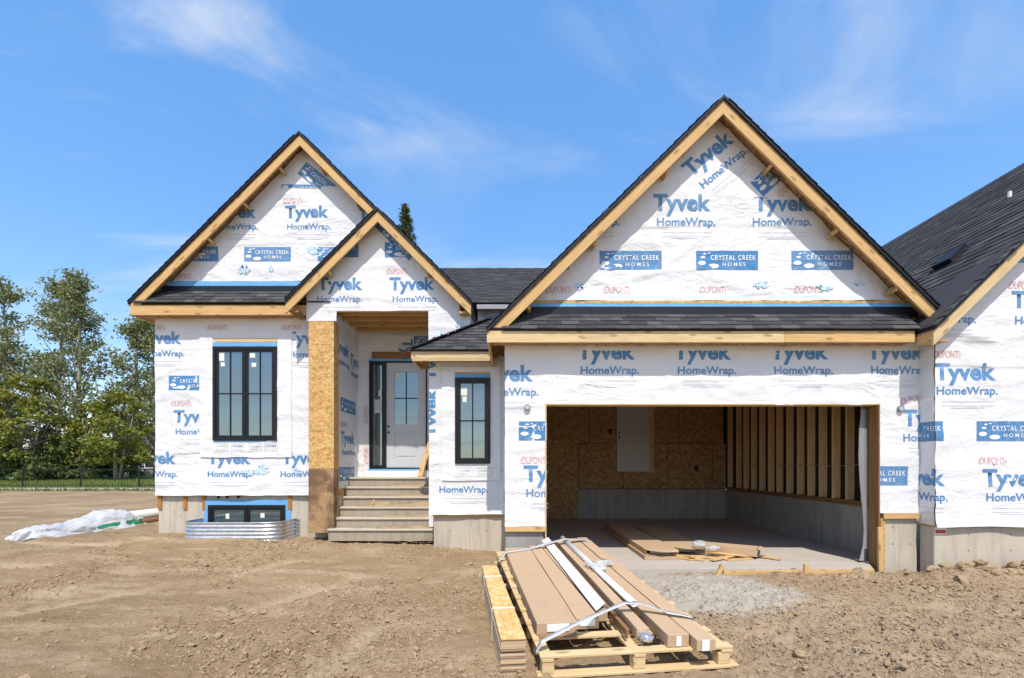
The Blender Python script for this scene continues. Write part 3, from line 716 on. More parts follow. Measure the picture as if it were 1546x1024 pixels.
def gable_roof(root, ax, az, xl, xr, s, yf, yw, yb, fas=.128, clipz=None, stops=None, look=(), joint=None, wall_y=None):
    """two slopes meeting at (ax, az); yf fascia face, yb back end; rake boards and lookouts at the front"""
    ang = math.atan(s); kv = math.sqrt(1+s*s); tv = .032*kv; dv = .018*kv
    for sg, xe in ((-1, xl), (1, xr)):
        z = lambda x, o=0.: az-s*abs(x-ax)-o
        prism_y('roof', [(ax, z(ax)), (xe, z(xe)), (xe, z(xe, tv)), (ax, z(ax, tv))], yf-.03, yb, 'membrane', root, -sg*ang)
        prism_y('roof_deck', [(ax, z(ax, tv+.001)), (xe, z(xe, tv+.001)), (xe, z(xe, tv+dv)), (ax, z(ax, tv+dv))], yf+.002, yb, 'osb_inside', root, -sg*ang)
        L = abs(xe-ax)*kv; d = Vector((sg*1., 0, -s)).normalized()
        shingle_field(Vector((xe, yf-.045, z(xe)+.002)), (0, 1, 0), -d, int(L/EXP), 1.5, root)
        # rake board, cut level where it lands on the eave board
        t0 = tv+dv+.002; fv = fas*kv
        pts = [(ax, z(ax, t0)), (xe, z(xe, t0)), (xe, z(xe, t0+fv)), (ax, z(ax, t0+fv))]
        if clipz is not None and z(xe, t0+fv) < clipz:
            xa = ax+sg*(az-t0-clipz)/s; xb = ax+sg*(az-t0-fv-clipz)/s
            pts = [(ax, z(ax, t0)), (xa, clipz) if abs(xa-ax) < abs(xe-ax) else (xe, z(xe, t0)), (xb, clipz), (ax, z(ax, t0+fv))] if abs(xa-ax) < abs(xe-ax) else [(ax, z(ax, t0)), (xe, z(xe, t0)), (xe, clipz), (xb, clipz), (ax, z(ax, t0+fv))]
        jx = joint.get(sg) if joint else None
        if jx is not None:
            fj = lambda x: (x, z(x, t0)); gj = lambda x: (x, z(x, t0+fv))
            prism_y('rake_board', [pts[0], fj(jx), gj(jx), pts[-1]], yf, yf+.038, 'pine', root, -sg*ang)
            prism_y('rake_board', [fj(jx+sg*.003)]+pts[1:-1]+[gj(jx+sg*.003)], yf+.004, yf+.042, 'pine', root, -sg*ang)
        else: prism_y('rake_board', pts, yf, yf+.038, 'pine', root, -sg*ang)
        for fr in look:
            x = ax+sg*abs(xe-ax)*fr; c = Vector((x, 0, z(x, t0+.10*kv))); n_ = Vector((-sg*s, 0, -1)).normalized()
            p = [c+d*.022+n_*.06, c-d*.022+n_*.06, c-d*.022-n_*.06, c+d*.022-n_*.06]
            prism_y('lookout', [(q_.x, q_.z) for q_ in p], yf+.043, yw-.03, 'pine', root, 0)

def slab(name, cs, t, m, parent):
    """flat slab: corner points of its top face, thickness t downwards along the normal"""
    c = [Vector(p) for p in cs]; n = (c[1]-c[0]).cross(c[2]-c[0]).normalized()
    if n.z < 0: n = -n
    k = len(c); v = c+[p-n*t for p in c]; ctr = sum(c, Vector())/k; v = [p-ctr for p in v]
    f = [tuple(range(k)), tuple(range(2*k-1, k-1, -1))]+[(i, (i+1) % k, (i+1) % k+k, i+k) for i in range(k)]
    return link(name, mesh(name, v, f, m), parent, Matrix.Translation(ctr))
def ring(mb, x0, x1, z0, z1, wd, y0, y1):
    mb.box(x0, x0+wd, y0, y1, z0, z1); mb.box(x1-wd, x1, y0, y1, z0, z1); mb.box(x0+wd, x1-wd, y0, y1, z1-wd, z1); mb.box(x0+wd, x1-wd, y0, y1, z0, z0+wd)
def window(root, x0, x1, z0, z1, y, sashes=2, cols=2, rows=2, name='window', fr=.055, sash=.042, mull=.03, stickers=()):
    mb = MB(); ring(mb, x0, x1, z0, z1, fr, y-.035, y+.07); lites = []
    wd = (x1-x0-2*fr-mull*(sashes-1))/sashes
    for s in range(sashes):
        a = x0+fr+s*(wd+mull); b = a+wd
        if s: mb.box(a-mull, a, y-.030, y+.07, z0+fr, z1-fr)
        ring(mb, a, b, z0+fr, z1-fr, sash, y-.018, y+.065); lites.append((a+sash, b-sash, z0+fr+sash, z1-fr-sash))
    wn = mb.build(name, 'black_frame', root)
    for a, b, c, d in lites:
        mw = .022
        cx = [a+(b-a)*i/cols for i in range(cols+1)]; cz = [c+(d-c)*j/rows for j in range(rows+1)]
        for i in range(1, cols): box('muntin', cx[i]-mw/2, cx[i]+mw/2, y-.012, y+.03, c, d, 'black_frame', wn)
        for j in range(1, rows):
            for i in range(cols): box('muntin', cx[i]+(mw/2 if i else 0), cx[i+1]-(mw/2 if i < cols-1 else 0), y-.011, y+.03, cz[j]-mw/2, cz[j]+mw/2, 'black_frame', wn)
        for i in range(cols):
            for j in range(rows):
                ob = box('pane', cx[i]+(mw/2 if i else 0), cx[i+1]-(mw/2 if i < cols-1 else 0), y+.004, y+.012, cz[j]+(mw/2 if j else 0), cz[j+1]-(mw/2 if j < rows-1 else 0), 'window_glass', wn, 0)
    for (sx0, sx1, sz0, sz1) in stickers: box('sticker', sx0, sx1, y-.001, y+.003, sz0, sz1, 'sticker', wn, 0)
    return wn

# ================================================================ the house
H = thing('house', 'house under construction in white wrap with two tall gables, porch and open garage', 'house', (0, 7.1, 0))

# --- left wing
box('foundation', -6.93, -3.40, 9.45, 9.75, -.35, .875, 'concrete', H, .008)
box('foundation', -6.93, -6.63, 9.751, 16, -.35, .875, 'concrete', H, .008)
box('wall', -6.93, -3.62, 9.425, 16, .878, 4.62, 'osb', H)
SL = Sheet((0, 9.4, 0), (1, 0, 0), (0, -1, 0), [(-6.95, .88), (-3.42, .88), (-3.42, 4.6), (-6.95, 4.6)], [(-5.81, -4.57, 1.95, 3.77)], 1, (1.70, 4.05), 1.15, .88)
wl = SL.sheet('house_wrap', 'wrap', H); prints('left', SL, wl, lambda u, v: v < 4.5)
SLs = Sheet((-6.95, 0, 0), (0, -1, 0), (-1, 0, 0), [(-16, .88), (-9.4, .88), (-9.4, 4.6), (-16, 4.6)], (), 21); SLs.sheet('house_wrap', 'wrap', H, .12)
SF = Sheet((0, 9.386, 0), (1, 0, 0), (0, -1, 0), [(-6.07, 1.62), (-4.29, 1.62), (-4.29, 3.96), (-6.07, 3.96)], [(-5.815, -4.565, 1.945, 3.94)], 1, (), 1.15)
fl = SF.sheet('window_flashing', 'flashing', H, .05, .006)
box('header_strip', -5.81, -4.57, 9.375, 9.40, 3.862, 3.935, 'pine_pale', H); box('flashing_tape', -5.81, -4.57, 9.372, 9.398, 3.775, 3.858, 'tape_blue', H); box('flashing_tape', -5.81, -4.57, 9.372, 9.398, 1.925, 1.945, 'tape_blue', H)
window(H, -5.81, -4.57, 1.95, 3.77, 9.385, stickers=[(-5.70, -5.60, 3.50, 3.66), (-5.67, -5.59, 3.39, 3.47), (-5.10, -5.00, 3.56, 3.65), (-5.07, -4.98, 3.38, 3.46)])
for i, u in enumerate((-5.78, -5.46, -5.13, -4.82)):
    nm = 'label_strip'; SF.put(nm, [(rects2d([(0, 0, .26, .006), (0, .15, .26, .156), (0, .006, .006, .15), (.254, .006, .26, .15)]), 0, 0, .012, 'ink_green' if i % 2 == 0 else 'ink_grey'), (G2['hf1'], .03, .085, .012, 'ink_green' if i % 2 == 0 else 'ink_blue'), (G2['hf2'], .045, .03, .012, 'ink_green' if i % 2 == 0 else 'ink_grey')], u, 1.735, 0, fl)
for u, v, w_, h_, k in ((-5.35, 1.28, .55, .12, 3), (-5.0, 1.22, .3, .3, 4), (-4.3, 1.25, .2, .2, 5)): SL.put('tape_residue', [(blob2d(w_, h_, k), 0, 0, .011, 'ink_pale')], u, v, 0, wl)
for a, b in ((-6.935, -6.855), (-6.43, -6.36), (-6.06, -6.00), (-4.385, -4.31)): board('sill_strap', ((a+b)/2, 9.437, .60), ((a+b)/2, 9.437, .872), b-a, .022, 'wood_rust', H, (1, 0, 0))
# basement window behind the window well
mb = MB(); ring(mb, -6.03, -4.33, .05, .79, .10, 9.432, 9.452); mb.build('flashing_tape', 'tape_blue', H)
window(H, -5.93, -4.43, .12, .69, 9.43, 2, 1, 1, stickers=[(-5.60, -5.53, .42, .52), (-4.92, -4.84, .44, .53)])
for x in (-5.74, -5.57, -5.35): box('anchor_bolt', x-.012, x+.012, 9.40, 9.45, .82, .872, 'black_plastic', H)

# left gable
YL = 9.4
prism_y('wall', [(-6.9, 4.63), (-1.14, 4.63), (-1.14, 4.74), (-4.02, 7.63), (-6.9, 4.75)], 9.425, 9.52, 'osb', H)
SG = Sheet((0, 9.4, 0), (1, 0, 0), (0, -1, 0), [(-6.62, 5.055), (-1.42, 5.055), (-4.02, 7.665)], (), 2, (5.76,), 1.)
wg = SG.sheet('house_wrap', 'wrap', H); prints('left', SG, wg, lambda u, v: v > 4.5)
for u, v, w_, h_, k in ((-5.36, 5.15, .3, .25, 6), (-4.75, 5.2, .12, .2, 7), (-4.0, 5.55, .3, .2, 8)): SG.put('tape_residue', [(blob2d(w_, h_, k), 0, 0, .011, 'ink_pale')], u, v, 0, wg)
box('flashing_tape', -6.72, -3.0, 9.380, 9.42, 4.955, 5.05, 'tape_blue', H); box('roof_membrane', -6.8, -3.0, 9.375, 9.42, 4.80, 4.953, 'membrane', H)
slab('roof', [(-7.15, 9.10, 4.548), (-3.0, 9.10, 4.548), (-3.0, 9.41, 4.875), (-7.15, 9.41, 4.875)], .03, 'membrane', H)
lay_shingles((-7.17, 9.085, 4.536), (1, 0, 0), (0, .688, .726), 4, lambda k: (.02+.11*k, 3.75), H, .12, .3, .108)
board('fascia', (-7.225, 9.139, 4.405), (-3.75, 9.139, 4.405), .19, .038, 'pine', H)
board('fascia', (-7.206, 9.16, 4.405), (-7.206, 16, 4.405), .19, .038, 'pine', H)
slab('soffit', [(-7.18, 9.16, 4.338), (-3.7, 9.16, 4.338), (-3.7, 9.405, 4.338), (-7.18, 9.405, 4.338)], .012, 'osb_inside', H)
slab('soffit', [(-7.18, 9.41, 4.338), (-6.96, 9.41, 4.338), (-6.96, 16, 4.338), (-7.18, 16, 4.338)], .012, 'osb_inside', H)
gable_roof(H, -4.02, 7.78, -7.25, -.80, 1.0, 9.12, 9.4, 16, clipz=4.502, look=(.13, .34, .55))

# --- porch
box('post_facing', -3.84, -3.362, 9.10, 9.36, 1.402, 4.19, 'osb', H); box('post_facing', -3.84, -3.362, 9.095, 9.36, .19, 1.398, 'osb_stained', H)
for z in (2.1, 2.55, 3.3, 3.75): box('nail_line', -3.80, -3.40, 9.0985, 9.10, z, z+.004, 'wood_brown', H, 0)
box('header_beam', -3.36, -1.56, 9.125, 9.24, 4.39, 4.62, 'pine', H); box('wall', -1.56, -.80, 9.125, 11.3, 3.0, 4.46, 'wrap', H)
prism_y('wall', [(-3.84, 4.63), (-.95, 4.63), (-2.468, 6.08), (-3.84, 4.71)], 9.125, 9.22, 'osb', H)
SP = Sheet((0, 9.1, 0), (1, 0, 0), (0, -1, 0), [(-3.88, 3.3), (-.79, 3.3), (-.79, 4.425), (-2.468, 6.105), (-3.88, 4.69)], [(-3.31, -1.575, 0, 4.375), (-3.88, -3.30, 0, 4.19)], 3, (), 1.1)
wp = SP.sheet('house_wrap', 'wrap', H); prints('porch', SP, wp)
for u, v, w_, h_, k in ((-1.5, 3.75, .3, .25, 11), (-1.1, 4.0, .25, .2, 12)): SP.put('tape_residue', [(blob2d(w_, h_, k), 0, 0, .011, 'ink_pale')], u, v, 0, wp)
SPs = Sheet((-3.42, 0, 0), (0, 1, 0), (1, 0, 0), [(9.2, 1.0), (10.7, 1.0), (10.7, 4.46), (9.2, 4.46)], (), 4, (2.95,), 1.2)
wps = SPs.sheet('house_wrap', 'wrap', H)
for kind, u, v in (('T', 9.20, 3.70), ('W', 9.26, 3.47), ('T', 10.15, 3.60), ('W', 10.2, 3.37), ('L', 9.62, 2.55), ('D', 9.62, 2.25), ('T', 9.62, 1.92), ('W', 9.68, 1.68), ('L', 9.55, 1.15)): SPs.mark(kind, u, v, 0, None, wps)
box('wall', -3.60, -3.44, 9.37, 10.9, .3, 4.5, 'osb', H)
for y in (9.34, 9.72, 10.10, 10.48): board('joist', (-3.41, y, 4.44), (-1.58, y, 4.44), .14, .038, 'pine', H)
slab('ceiling', [(-3.42, 9.25, 4.85), (-1.56, 9.25, 4.85), (-1.56, 10.72, 4.85), (-3.42, 10.72, 4.85)], .02, 'wood_brown', H)
box('wall', -1.574, -1.462, 9.125, 10.72, .3, 4.38, 'wrap', H)
gable_roof(H, -2.468, 6.2, -4.16, -.754, 1.0, 8.85, 9.1, 9.9, look=(.55,), joint={-1: -3.55, 1: -1.45})
box('eave_block', -.98, -.80, 8.92, 9.09, 4.28, 4.32, 'pine', H); box('eave_block', -.98, -.955, 8.93, 9.09, 4.32, 4.5, 'wood_brown', H); box('eave_block', -.98, -.80, 9.05, 9.09, 4.32, 4.42, 'wood_brown', H)
box('eave_block', -4.12, -3.95, 8.92, 9.38, 4.30, 4.34, 'wood_brown', H)
# door wall
SD = Sheet((0, 10.7, 0), (1, 0, 0), (0, -1, 0), [(-3.42, 1.2), (-1.46, 1.2), (-1.46, 4.5), (-3.42, 4.5)], [(-3.16, -1.88, 1.2, 3.77)], 5, (), 1.1)
wd_ = SD.sheet('house_wrap', 'wrap', H); prints('door', SD, wd_)
box('wall', -3.44, -3.17, 10.725, 10.85, 1.0, 4.5, 'osb', H); box('wall', -1.87, -1.44, 10.725, 10.85, 1.0, 4.5, 'osb', H); box('wall', -3.17, -1.87, 10.725, 10.85, 3.78, 4.5, 'osb', H)
box('header_strip', -3.1, -1.5, 10.655, 10.685, 3.83, 3.97, 'wood_brown', H)
mb = MB(); ring(mb, -3.16, -1.88, 1.38, 3.765, .03, 10.66, 10.80); mb.box(-2.83, -2.785, 10.66, 10.80, 1.41, 3.735); mb.build('door_frame', 'black_frame', H)
box('flashing_tape', -3.17, -1.87, 10.652, 10.69, 3.767, 3.81, 'tape_blue', H); box('door_sill', -3.18, -1.86, 10.60, 10.72, 1.345, 1.378, 'tape_blue', H); box('door_sill', -3.2, -1.84, 10.58, 10.70, 1.2, 1.343, 'flashing', H)
sl = MB(); ring(sl, -3.128, -2.832, 1.412, 3.733, .05, 10.68, 10.73); sl = sl.build('sidelight', 'black_frame', H); box('pane', -3.077, -2.883, 10.70, 10.71, 1.463, 3.682, 'window_glass', sl, 0); box('sticker', -3.05, -2.90, 10.694, 10.699, 2.62, 2.92, 'plastic_sheet', sl, 0); box('sticker', -2.96, -2.89, 10.694, 10.699, 3.0, 3.13, 'sticker', sl, 0)
mb = MB(); X0, X1, Z0, Z1 = -2.783, -1.912, 1.412, 3.733
for a, b, c, d in ((X0, -2.61, Z0, Z1), (-2.09, X1, Z0, Z1), (-2.61, -2.09, 3.53, Z1), (-2.61, -2.09, 2.20, 2.37), (-2.61, -2.09, Z0, 1.60)): mb.box(a, b, 10.70, 10.745, c, d)
mb.box(-2.61, -2.09, 10.715, 10.74, 1.60, 2.20); mb.box(-2.54, -2.16, 10.705, 10.716, 1.67, 2.13); dr = mb.build('door', 'door_paint', H)
box('pane', -2.61, -2.09, 10.72, 10.73, 2.37, 3.53, 'window_glass', dr, 0); box('muntin', -2.361, -2.339, 10.706, 10.719, 2.37, 3.53, 'black_frame', dr, 0); box('muntin', -2.61, -2.362, 10.706, 10.719, 2.939, 2.961, 'black_frame', dr, 0); box('muntin', -2.338, -2.09, 10.706, 10.719, 2.939, 2.961, 'black_frame', dr, 0); box('sticker', -2.57, -2.47, 10.714, 10.7185, 3.38, 3.49, 'sticker', dr, 0)
for z in (2.19, 2.32): mb = MB(); mb.tube([(-2.735, 10.70, z), (-2.735, 10.675, z)], .022, 12); mb.build('handle', 'black_plastic', dr)

# --- bay between porch and garage
box('foundation', -1.385, -.11, 8.53, 9.2, -.35, .555, 'concrete', H, .008); box('sill_plate', -1.40, -.11, 8.515, 8.70, .558, .60, 'pine', H)
box('wall', -1.45, -.115, 8.525, 11.2, .604, 3.36, 'osb', H)
SB = Sheet((0, 8.5, 0), (1, 0, 0), (0, -1, 0), [(-1.46, .605), (-.105, .605), (-.105, 3.4), (-1.46, 3.4)], [(-1.0, -.385, 1.5, 3.006)], 6, (), 1., .60)
wb = SB.sheet('house_wrap', 'wrap', H); prints('bay', SB, wb)
SBf = Sheet((0, 8.486, 0), (1, 0, 0), (0, -1, 0), [(-1.23, 1.2), (-.2, 1.2), (-.2, 3.2), (-1.23, 3.2)], [(-1.005, -.38, 1.495, 3.1)], 6, (), 1.)
fb = SBf.sheet('window_flashing', 'flashing', H, .05, .006)
for i, u in enumerate((-.99, -.66)): SBf.put('label_strip', [(rects2d([(0, 0, .30, .006), (0, .15, .30, .156), (0, .006, .006, .15), (.294, .006, .30, .15)]), 0, 0, .012, ('ink_grey', 'ink_green')[i]), (G2['hf1'], .05, .085, .012, ('ink_grey', 'ink_green')[i]), (G2['hf2'], .065, .03, .012, ('ink_grey', 'ink_green')[i])], u, 1.275, 0, fb)
box('flashing_tape', -1.0, -.385, 8.472, 8.498, 3.010, 3.075, 'tape_blue', H); box('header_strip', -1.0, -.385, 8.475, 8.50, 3.078, 3.11, 'pine', H)
window(H, -1.0, -.385, 1.5, 3.006, 8.485, 1, 2, 2, stickers=[(-.90, -.79, 2.70, 2.84), (-.87, -.80, 2.58, 2.68)])
A = (-1.74, 8.17, 3.43); B_ = (.1, 8.17, 3.43); Cc = (.1, 10.01, 4.718)
slab('roof', [A, B_, Cc], .03, 'membrane', H); slab('roof', [A, Cc, (-1.56, 9.1, 3.556), (-1.74, 9.1, 3.43)], .03, 'membrane', H)
cs = math.cos(math.atan(.7)); lay_shingles((-1.74, 8.155, 3.422), (1, 0, 0), (0, cs, .7*cs), 13, lambda k: (.02+k*EXP*cs, 1.75), H)
hd = (Vector(Cc)-Vector(A)); hl = hd.length; hd.normalize(); hn = Vector((-.45, -.45, 1)); hn = (hn-hd*hn.dot(hd)).normalized(); hs_ = hd.cross(hn)
for k in range(int(hl/.14)):
    p = Vector(A)+hd*(.02+k*.14)+hn*.022
    link('hip_shingle', WED[k % 5], H, frame(p+hs_*.11, -hs_*.22, hd*.17, hn))
board('fascia', (-1.715, 8.219, 3.345), (-.37, 8.219, 3.345), .13, .038, 'pine_pale', H); board('fascia', (-1.70, 8.228, 3.262), (-.37, 8.228, 3.262), .028, .05, 'pine_pale', H)
board('fascia', (-1.696, 8.24, 3.33), (-1.696, 9.09, 3.33), .15, .038, 'pine', H)
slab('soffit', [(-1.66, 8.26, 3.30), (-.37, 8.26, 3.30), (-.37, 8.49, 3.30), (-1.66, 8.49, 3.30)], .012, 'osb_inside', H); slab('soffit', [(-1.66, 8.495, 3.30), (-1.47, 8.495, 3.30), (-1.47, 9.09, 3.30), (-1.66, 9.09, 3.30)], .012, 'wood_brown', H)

# --- main roof behind, its wall and eave
box('wall', -.79, .5, 11.33, 11.5, 3, 5.15, 'osb', H)
SM = Sheet((0, 11.3, 0), (1, 0, 0), (0, -1, 0), [(-.80, 3.2), (.5, 3.2), (.5, 5.15), (-.80, 5.15)], (), 9); wm_ = SM.sheet('house_wrap', 'wrap', H)
for u, v, w_, h_, k in ((-.75, 4.75, .3, .35, 21), (-.5, 4.5, .4, .3, 22), (-.3, 4.9, .3, .2, 23)): SM.put('tape_residue', [(blob2d(w_, h_, k), 0, 0, .011, 'ink_pale')], u, v, 0, wm_)
slab('roof', [(-4, 11.0, 5.16), (5.9, 11.0, 5.16), (5.9, 15.1, 7.62), (-4, 15.1, 7.62)], .06, 'membrane', H); slab('roof', [(-4, 15.1, 7.62), (5.9, 15.1, 7.62), (5.9, 19.2, 5.16), (-4, 19.2, 5.16)], .06, 'membrane', H)
shingle_field((-2.8, 10.98, 5.16), (1, 0, 0), (0, 4.1, 2.46), 33, 7.2, H)
board('fascia', (-.8, 10.985, 5.07), (.4, 10.985, 5.07), .10, .03, 'trim_grey', H)

# --- garage
box('foundation', -.10, .47, 7.13, 7.36, -.35, .495, 'stem', H, .008); box('foundation', 5.50, 5.99, 7.13, 7.36, -.35, .685, 'concrete', H, .008)
box('sill_plate', -.10, .50, 7.075, 7.27, .498, .57, 'pine', H); box('sill_plate', 5.46, 5.985, 7.075, 7.27, .688, .765, 'pine', H)
box('jamb_strip', 5.43, 5.495, 7.10, 7.27, -.06, .686, 'osb', H)
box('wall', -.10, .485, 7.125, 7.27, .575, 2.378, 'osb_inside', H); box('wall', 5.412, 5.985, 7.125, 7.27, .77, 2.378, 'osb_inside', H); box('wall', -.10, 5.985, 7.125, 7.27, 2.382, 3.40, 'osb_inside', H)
SGa = Sheet((0, 7.1, 0), (1, 0, 0), (0, -1, 0), [(-.107, .575), (6.0, .575), (6.0, 3.42), (-.107, 3.42)], [(.507, 5.386, 0, 2.36), (5.386, 6.0, 0, .77)], 7, (3.165,), .9)
wga = SGa.sheet('house_wrap', 'wrap', H); prints('garage', SGa, wga, lambda u, v: v < 3.5)
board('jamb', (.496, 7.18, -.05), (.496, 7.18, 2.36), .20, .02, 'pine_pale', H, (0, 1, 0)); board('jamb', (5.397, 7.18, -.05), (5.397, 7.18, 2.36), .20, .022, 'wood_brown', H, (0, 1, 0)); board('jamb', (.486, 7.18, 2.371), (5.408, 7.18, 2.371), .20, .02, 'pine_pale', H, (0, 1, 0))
for x, z in ((.224, 2.325), (5.70, 2.305)):
    mb = MB(); mb.tube([(x, 7.10, z), (x, 7.055, z)], .046, 20); o = mb.build('outlet_cap', 'galv_dark', H); mb = MB(); mb.tube([(x, 7.054, z), (x, 7.05, z)], .030, 16); mb.build('inner_disc', 'galvanised', o)
Gs, Gax, Gaz = .985, 2.99, 6.70
Sgl = Sheet((-.108, 0, 0), (0, -1, 0), (-1, 0, 0), [(-8.49, .575), (-7.1, .575), (-7.1, 3.42), (-8.49, 3.42)], (), 14); wgl = Sgl.sheet('house_wrap', 'wrap', H); Sgl.mark('T', -8.1, 2.5, 0, None, wgl); Sgl.mark('W', -8.05, 2.28, 0, None, wgl)
prism_y('wall', [(-.1, 3.43), (5.985, 3.43), (5.985, 3.62), (Gax, Gaz-.12), (-.1, 3.50)], 7.125, 7.23, 'osb', H)
SGg = Sheet((0, 7.1, 0), (1, 0, 0), (0, -1, 0), [(.24, 3.895), (5.74, 3.895), (2.99, 6.60)], (), 8, (4.98,), 1.1, 3.80)
wgg = SGg.sheet('house_wrap', 'wrap', H); prints('garage', SGg, wgg, lambda u, v: v > 3.5)
for u, v, w_, h_, k in ((.9, 4.05, .2, .12, 31), (3.5, 4.05, .3, .15, 32), (4.4, 4.0, .35, .15, 33), (5.0, 4.1, .2, .1, 34)): SGg.put('tape_residue', [(blob2d(w_, h_, k), 0, 0, .011, 'ink_pale')], u, v, 0, wgg)
box('sheathing_strip', .2, 5.79, 7.075, 7.12, 3.853, 3.893, 'osb', H); box('flashing_tape', .12, 5.86, 7.072, 7.12, 3.80, 3.851, 'tape_blue', H); box('roof_membrane', .05, 5.95, 7.068, 7.12, 3.66, 3.798, 'membrane', H)
slab('roof', [(-.30, 6.80, 3.405), (5.80, 6.80, 3.405), (5.80, 7.11, 3.72), (-.30, 7.11, 3.72)], .03, 'membrane', H)
lay_shingles((-.30, 6.785, 3.393), (1, 0, 0), (0, .70, .714), 4, lambda k: (.16+.10*k, 6.06), H, .12, .3, .105)
board('fascia', (-.356, 6.839, 3.295), (3.86, 6.839, 3.295), .16, .038, 'pine_pale', H); board('fascia', (3.864, 6.839, 3.297), (5.70, 6.839, 3.297), .16, .038, 'pine', H)
board('fascia', (-.337, 6.86, 3.295), (-.337, 9.6, 3.295), .16, .038, 'pine', H)
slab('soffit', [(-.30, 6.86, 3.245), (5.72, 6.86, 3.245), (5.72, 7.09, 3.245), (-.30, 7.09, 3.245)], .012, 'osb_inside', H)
for y in (7.3, 7.7, 8.1): board('rafter_tail', (-.315, y, 3.30), (-.12, y, 3.42), .10, .038, 'wood_brown', H)
box('wall', -.105, .0, 7.275, 13.3, -.3, 3.5, 'osb', H)
gable_roof(H, Gax, Gaz, -.356, 6.02, Gs, 6.82, 7.1, 15.5, clipz=3.378, look=(.24, .55, .83), joint={1: 5.36})
for x0, y0, z1, p_ in ((5.72, 7.128, .68, H), (-.75, 8.528, .55, H), (-6.62, 9.448, .60, H), (-4.0, 9.448, .87, H)): box('form_seam', x0, x0+.008, y0, y0+.004, -.3, z1, 'stem', p_, 0)
for x, z, y in [(6.5, .25, 6.873), (6.5, .48, 6.873), (7.1, .25, 6.873), (7.1, .48, 6.873), (7.6, .27, 6.873), (5.62, .3, 7.128), (5.87, .3, 7.128), (5.62, .55, 7.128), (-1.1, .3, 8.528), (-.45, .3, 8.528), (-6.5, .45, 9.448), (-6.2, .45, 9.448), (-3.95, .45, 9.448)]: box('tie_hole', x, x+.022, y, y+.004, z, z+.022, 'card_edge', H, 0)
# inside
box('slab', .005, 5.845, 7.275, 13.2, -.2, 0, 'slab', H, .004); slab('slab', [(.508, 6.85, -.002), (5.14, 6.85, -.002), (5.383, 7.272, -.002), (.508, 7.272, -.002)], .2, 'slab', H)
box('stem_wall', 5.85, 5.99, 7.37, 13.2, -.2, .78, 'stem', H, .006); box('stem_wall', 1.79, 5.845, 13.16, 13.4, -.2, .80, 'stem', H, .006)
for k in range(2): board('sill_plate', (5.925, 7.40, .80+.042*k), (5.925, 13.15, .80+.042*k), .038, .15, 'wood_brown', H)
for y in (8.07, 8.44, 8.8, 9.17, 9.53, 9.88, 10.26, 10.65, 11.0, 11.39, 11.78, 12.17, 12.56, 13.06, 7.72): board('stud', (5.915, y, .865), (5.915, y, 3.34), .14, .038, 'stud', H, (1, 0, 0))
box('wall', 5.99, 6.05, 7.3, 13.3, .78, 3.5, 'black_plastic', H)
mb = MB(); mb.tube([(5.83, 7.6+.4*i, 1.47+.02*math.sin(i*1.7)) for i in range(14)], .005, 6); mb.build('cable', 'trim_grey', H)
for i in range(5):
    for j, (z0, z1) in enumerate(((.815, 2.045), (2.06, 3.34))):
        x0 = .61+1.22*i+(.0 if j == 0 else .3); x1 = min(x0+1.205, 5.845)
        if x1 > x0+.1: box('panel', x0 if x0 > .6 else .6, x1, 13.175, 13.19, z0, z1, 'osb_inside', H, .004)
box('panel', .005, 1.785, 13.05, 13.15, 0, 3.34, 'osb_inside', H, .004); box('wall', 0, 6.0, 13.2, 13.4, .8, 3.5, 'black_plastic', H)
mb = MB(); mb.box(2.86, 3.76, 13.13, 13.17, 1.28, 3.31); idr = mb.build('inner_door', 'door_paint', H)
for z0, z1 in ((1.42, 2.15), (2.25, 3.2)): box('door_panel', 2.98, 3.64, 13.122, 13.13, z0, z1, 'door_paint', idr, .005)
for z in (2.2, 2.32): box('handle', 2.90, 2.94, 13.10, 13.128, z, z+.035, 'black_plastic', idr)
box('door_trim', 3.765, 3.86, 13.12, 13.17, 1.25, 3.34, 'pine_pale', H)
for x, z in ((2.68, 2.37), (5.03, 1.36)): box('outlet_box', x-.05, x+.05, 13.13, 13.174, z-.07, z+.07, 'black_plastic', H)
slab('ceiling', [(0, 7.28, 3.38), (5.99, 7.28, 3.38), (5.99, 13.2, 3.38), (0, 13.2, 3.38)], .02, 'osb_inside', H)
plain('flap_grey', (.27, .27, .28), .6)
pts = [(5.25, 2.33), (5.215, 2.0), (5.205, 1.6), (5.225, 1.2), (5.265, .8), (5.285, .5), (5.27, .25), (5.215, .03)]
v = []; 
for i in range(29):
    t = i/28*7; k = min(6, int(t)); f_ = t-k; x = pts[k][0]*(1-f_)+pts[k+1][0]*f_; z = pts[k][1]*(1-f_)+pts[k+1][1]*f_; wd = .03+.025*min(1, i/10)
    v += [(x, 7.29, z), (5.345, 7.30, z), (5.345, 7.306, z), (x, 7.296, z)]
f = [(4*i+j, 4*i+(j+1) % 4, 4*i+4+(j+1) % 4, 4*i+4+j) for i in range(28) for j in range(4)]
link('plastic_flap', mesh('flap', [(p[0]+.035, p[1], p[2]) for p in v], f, 'flap_grey', True), H)

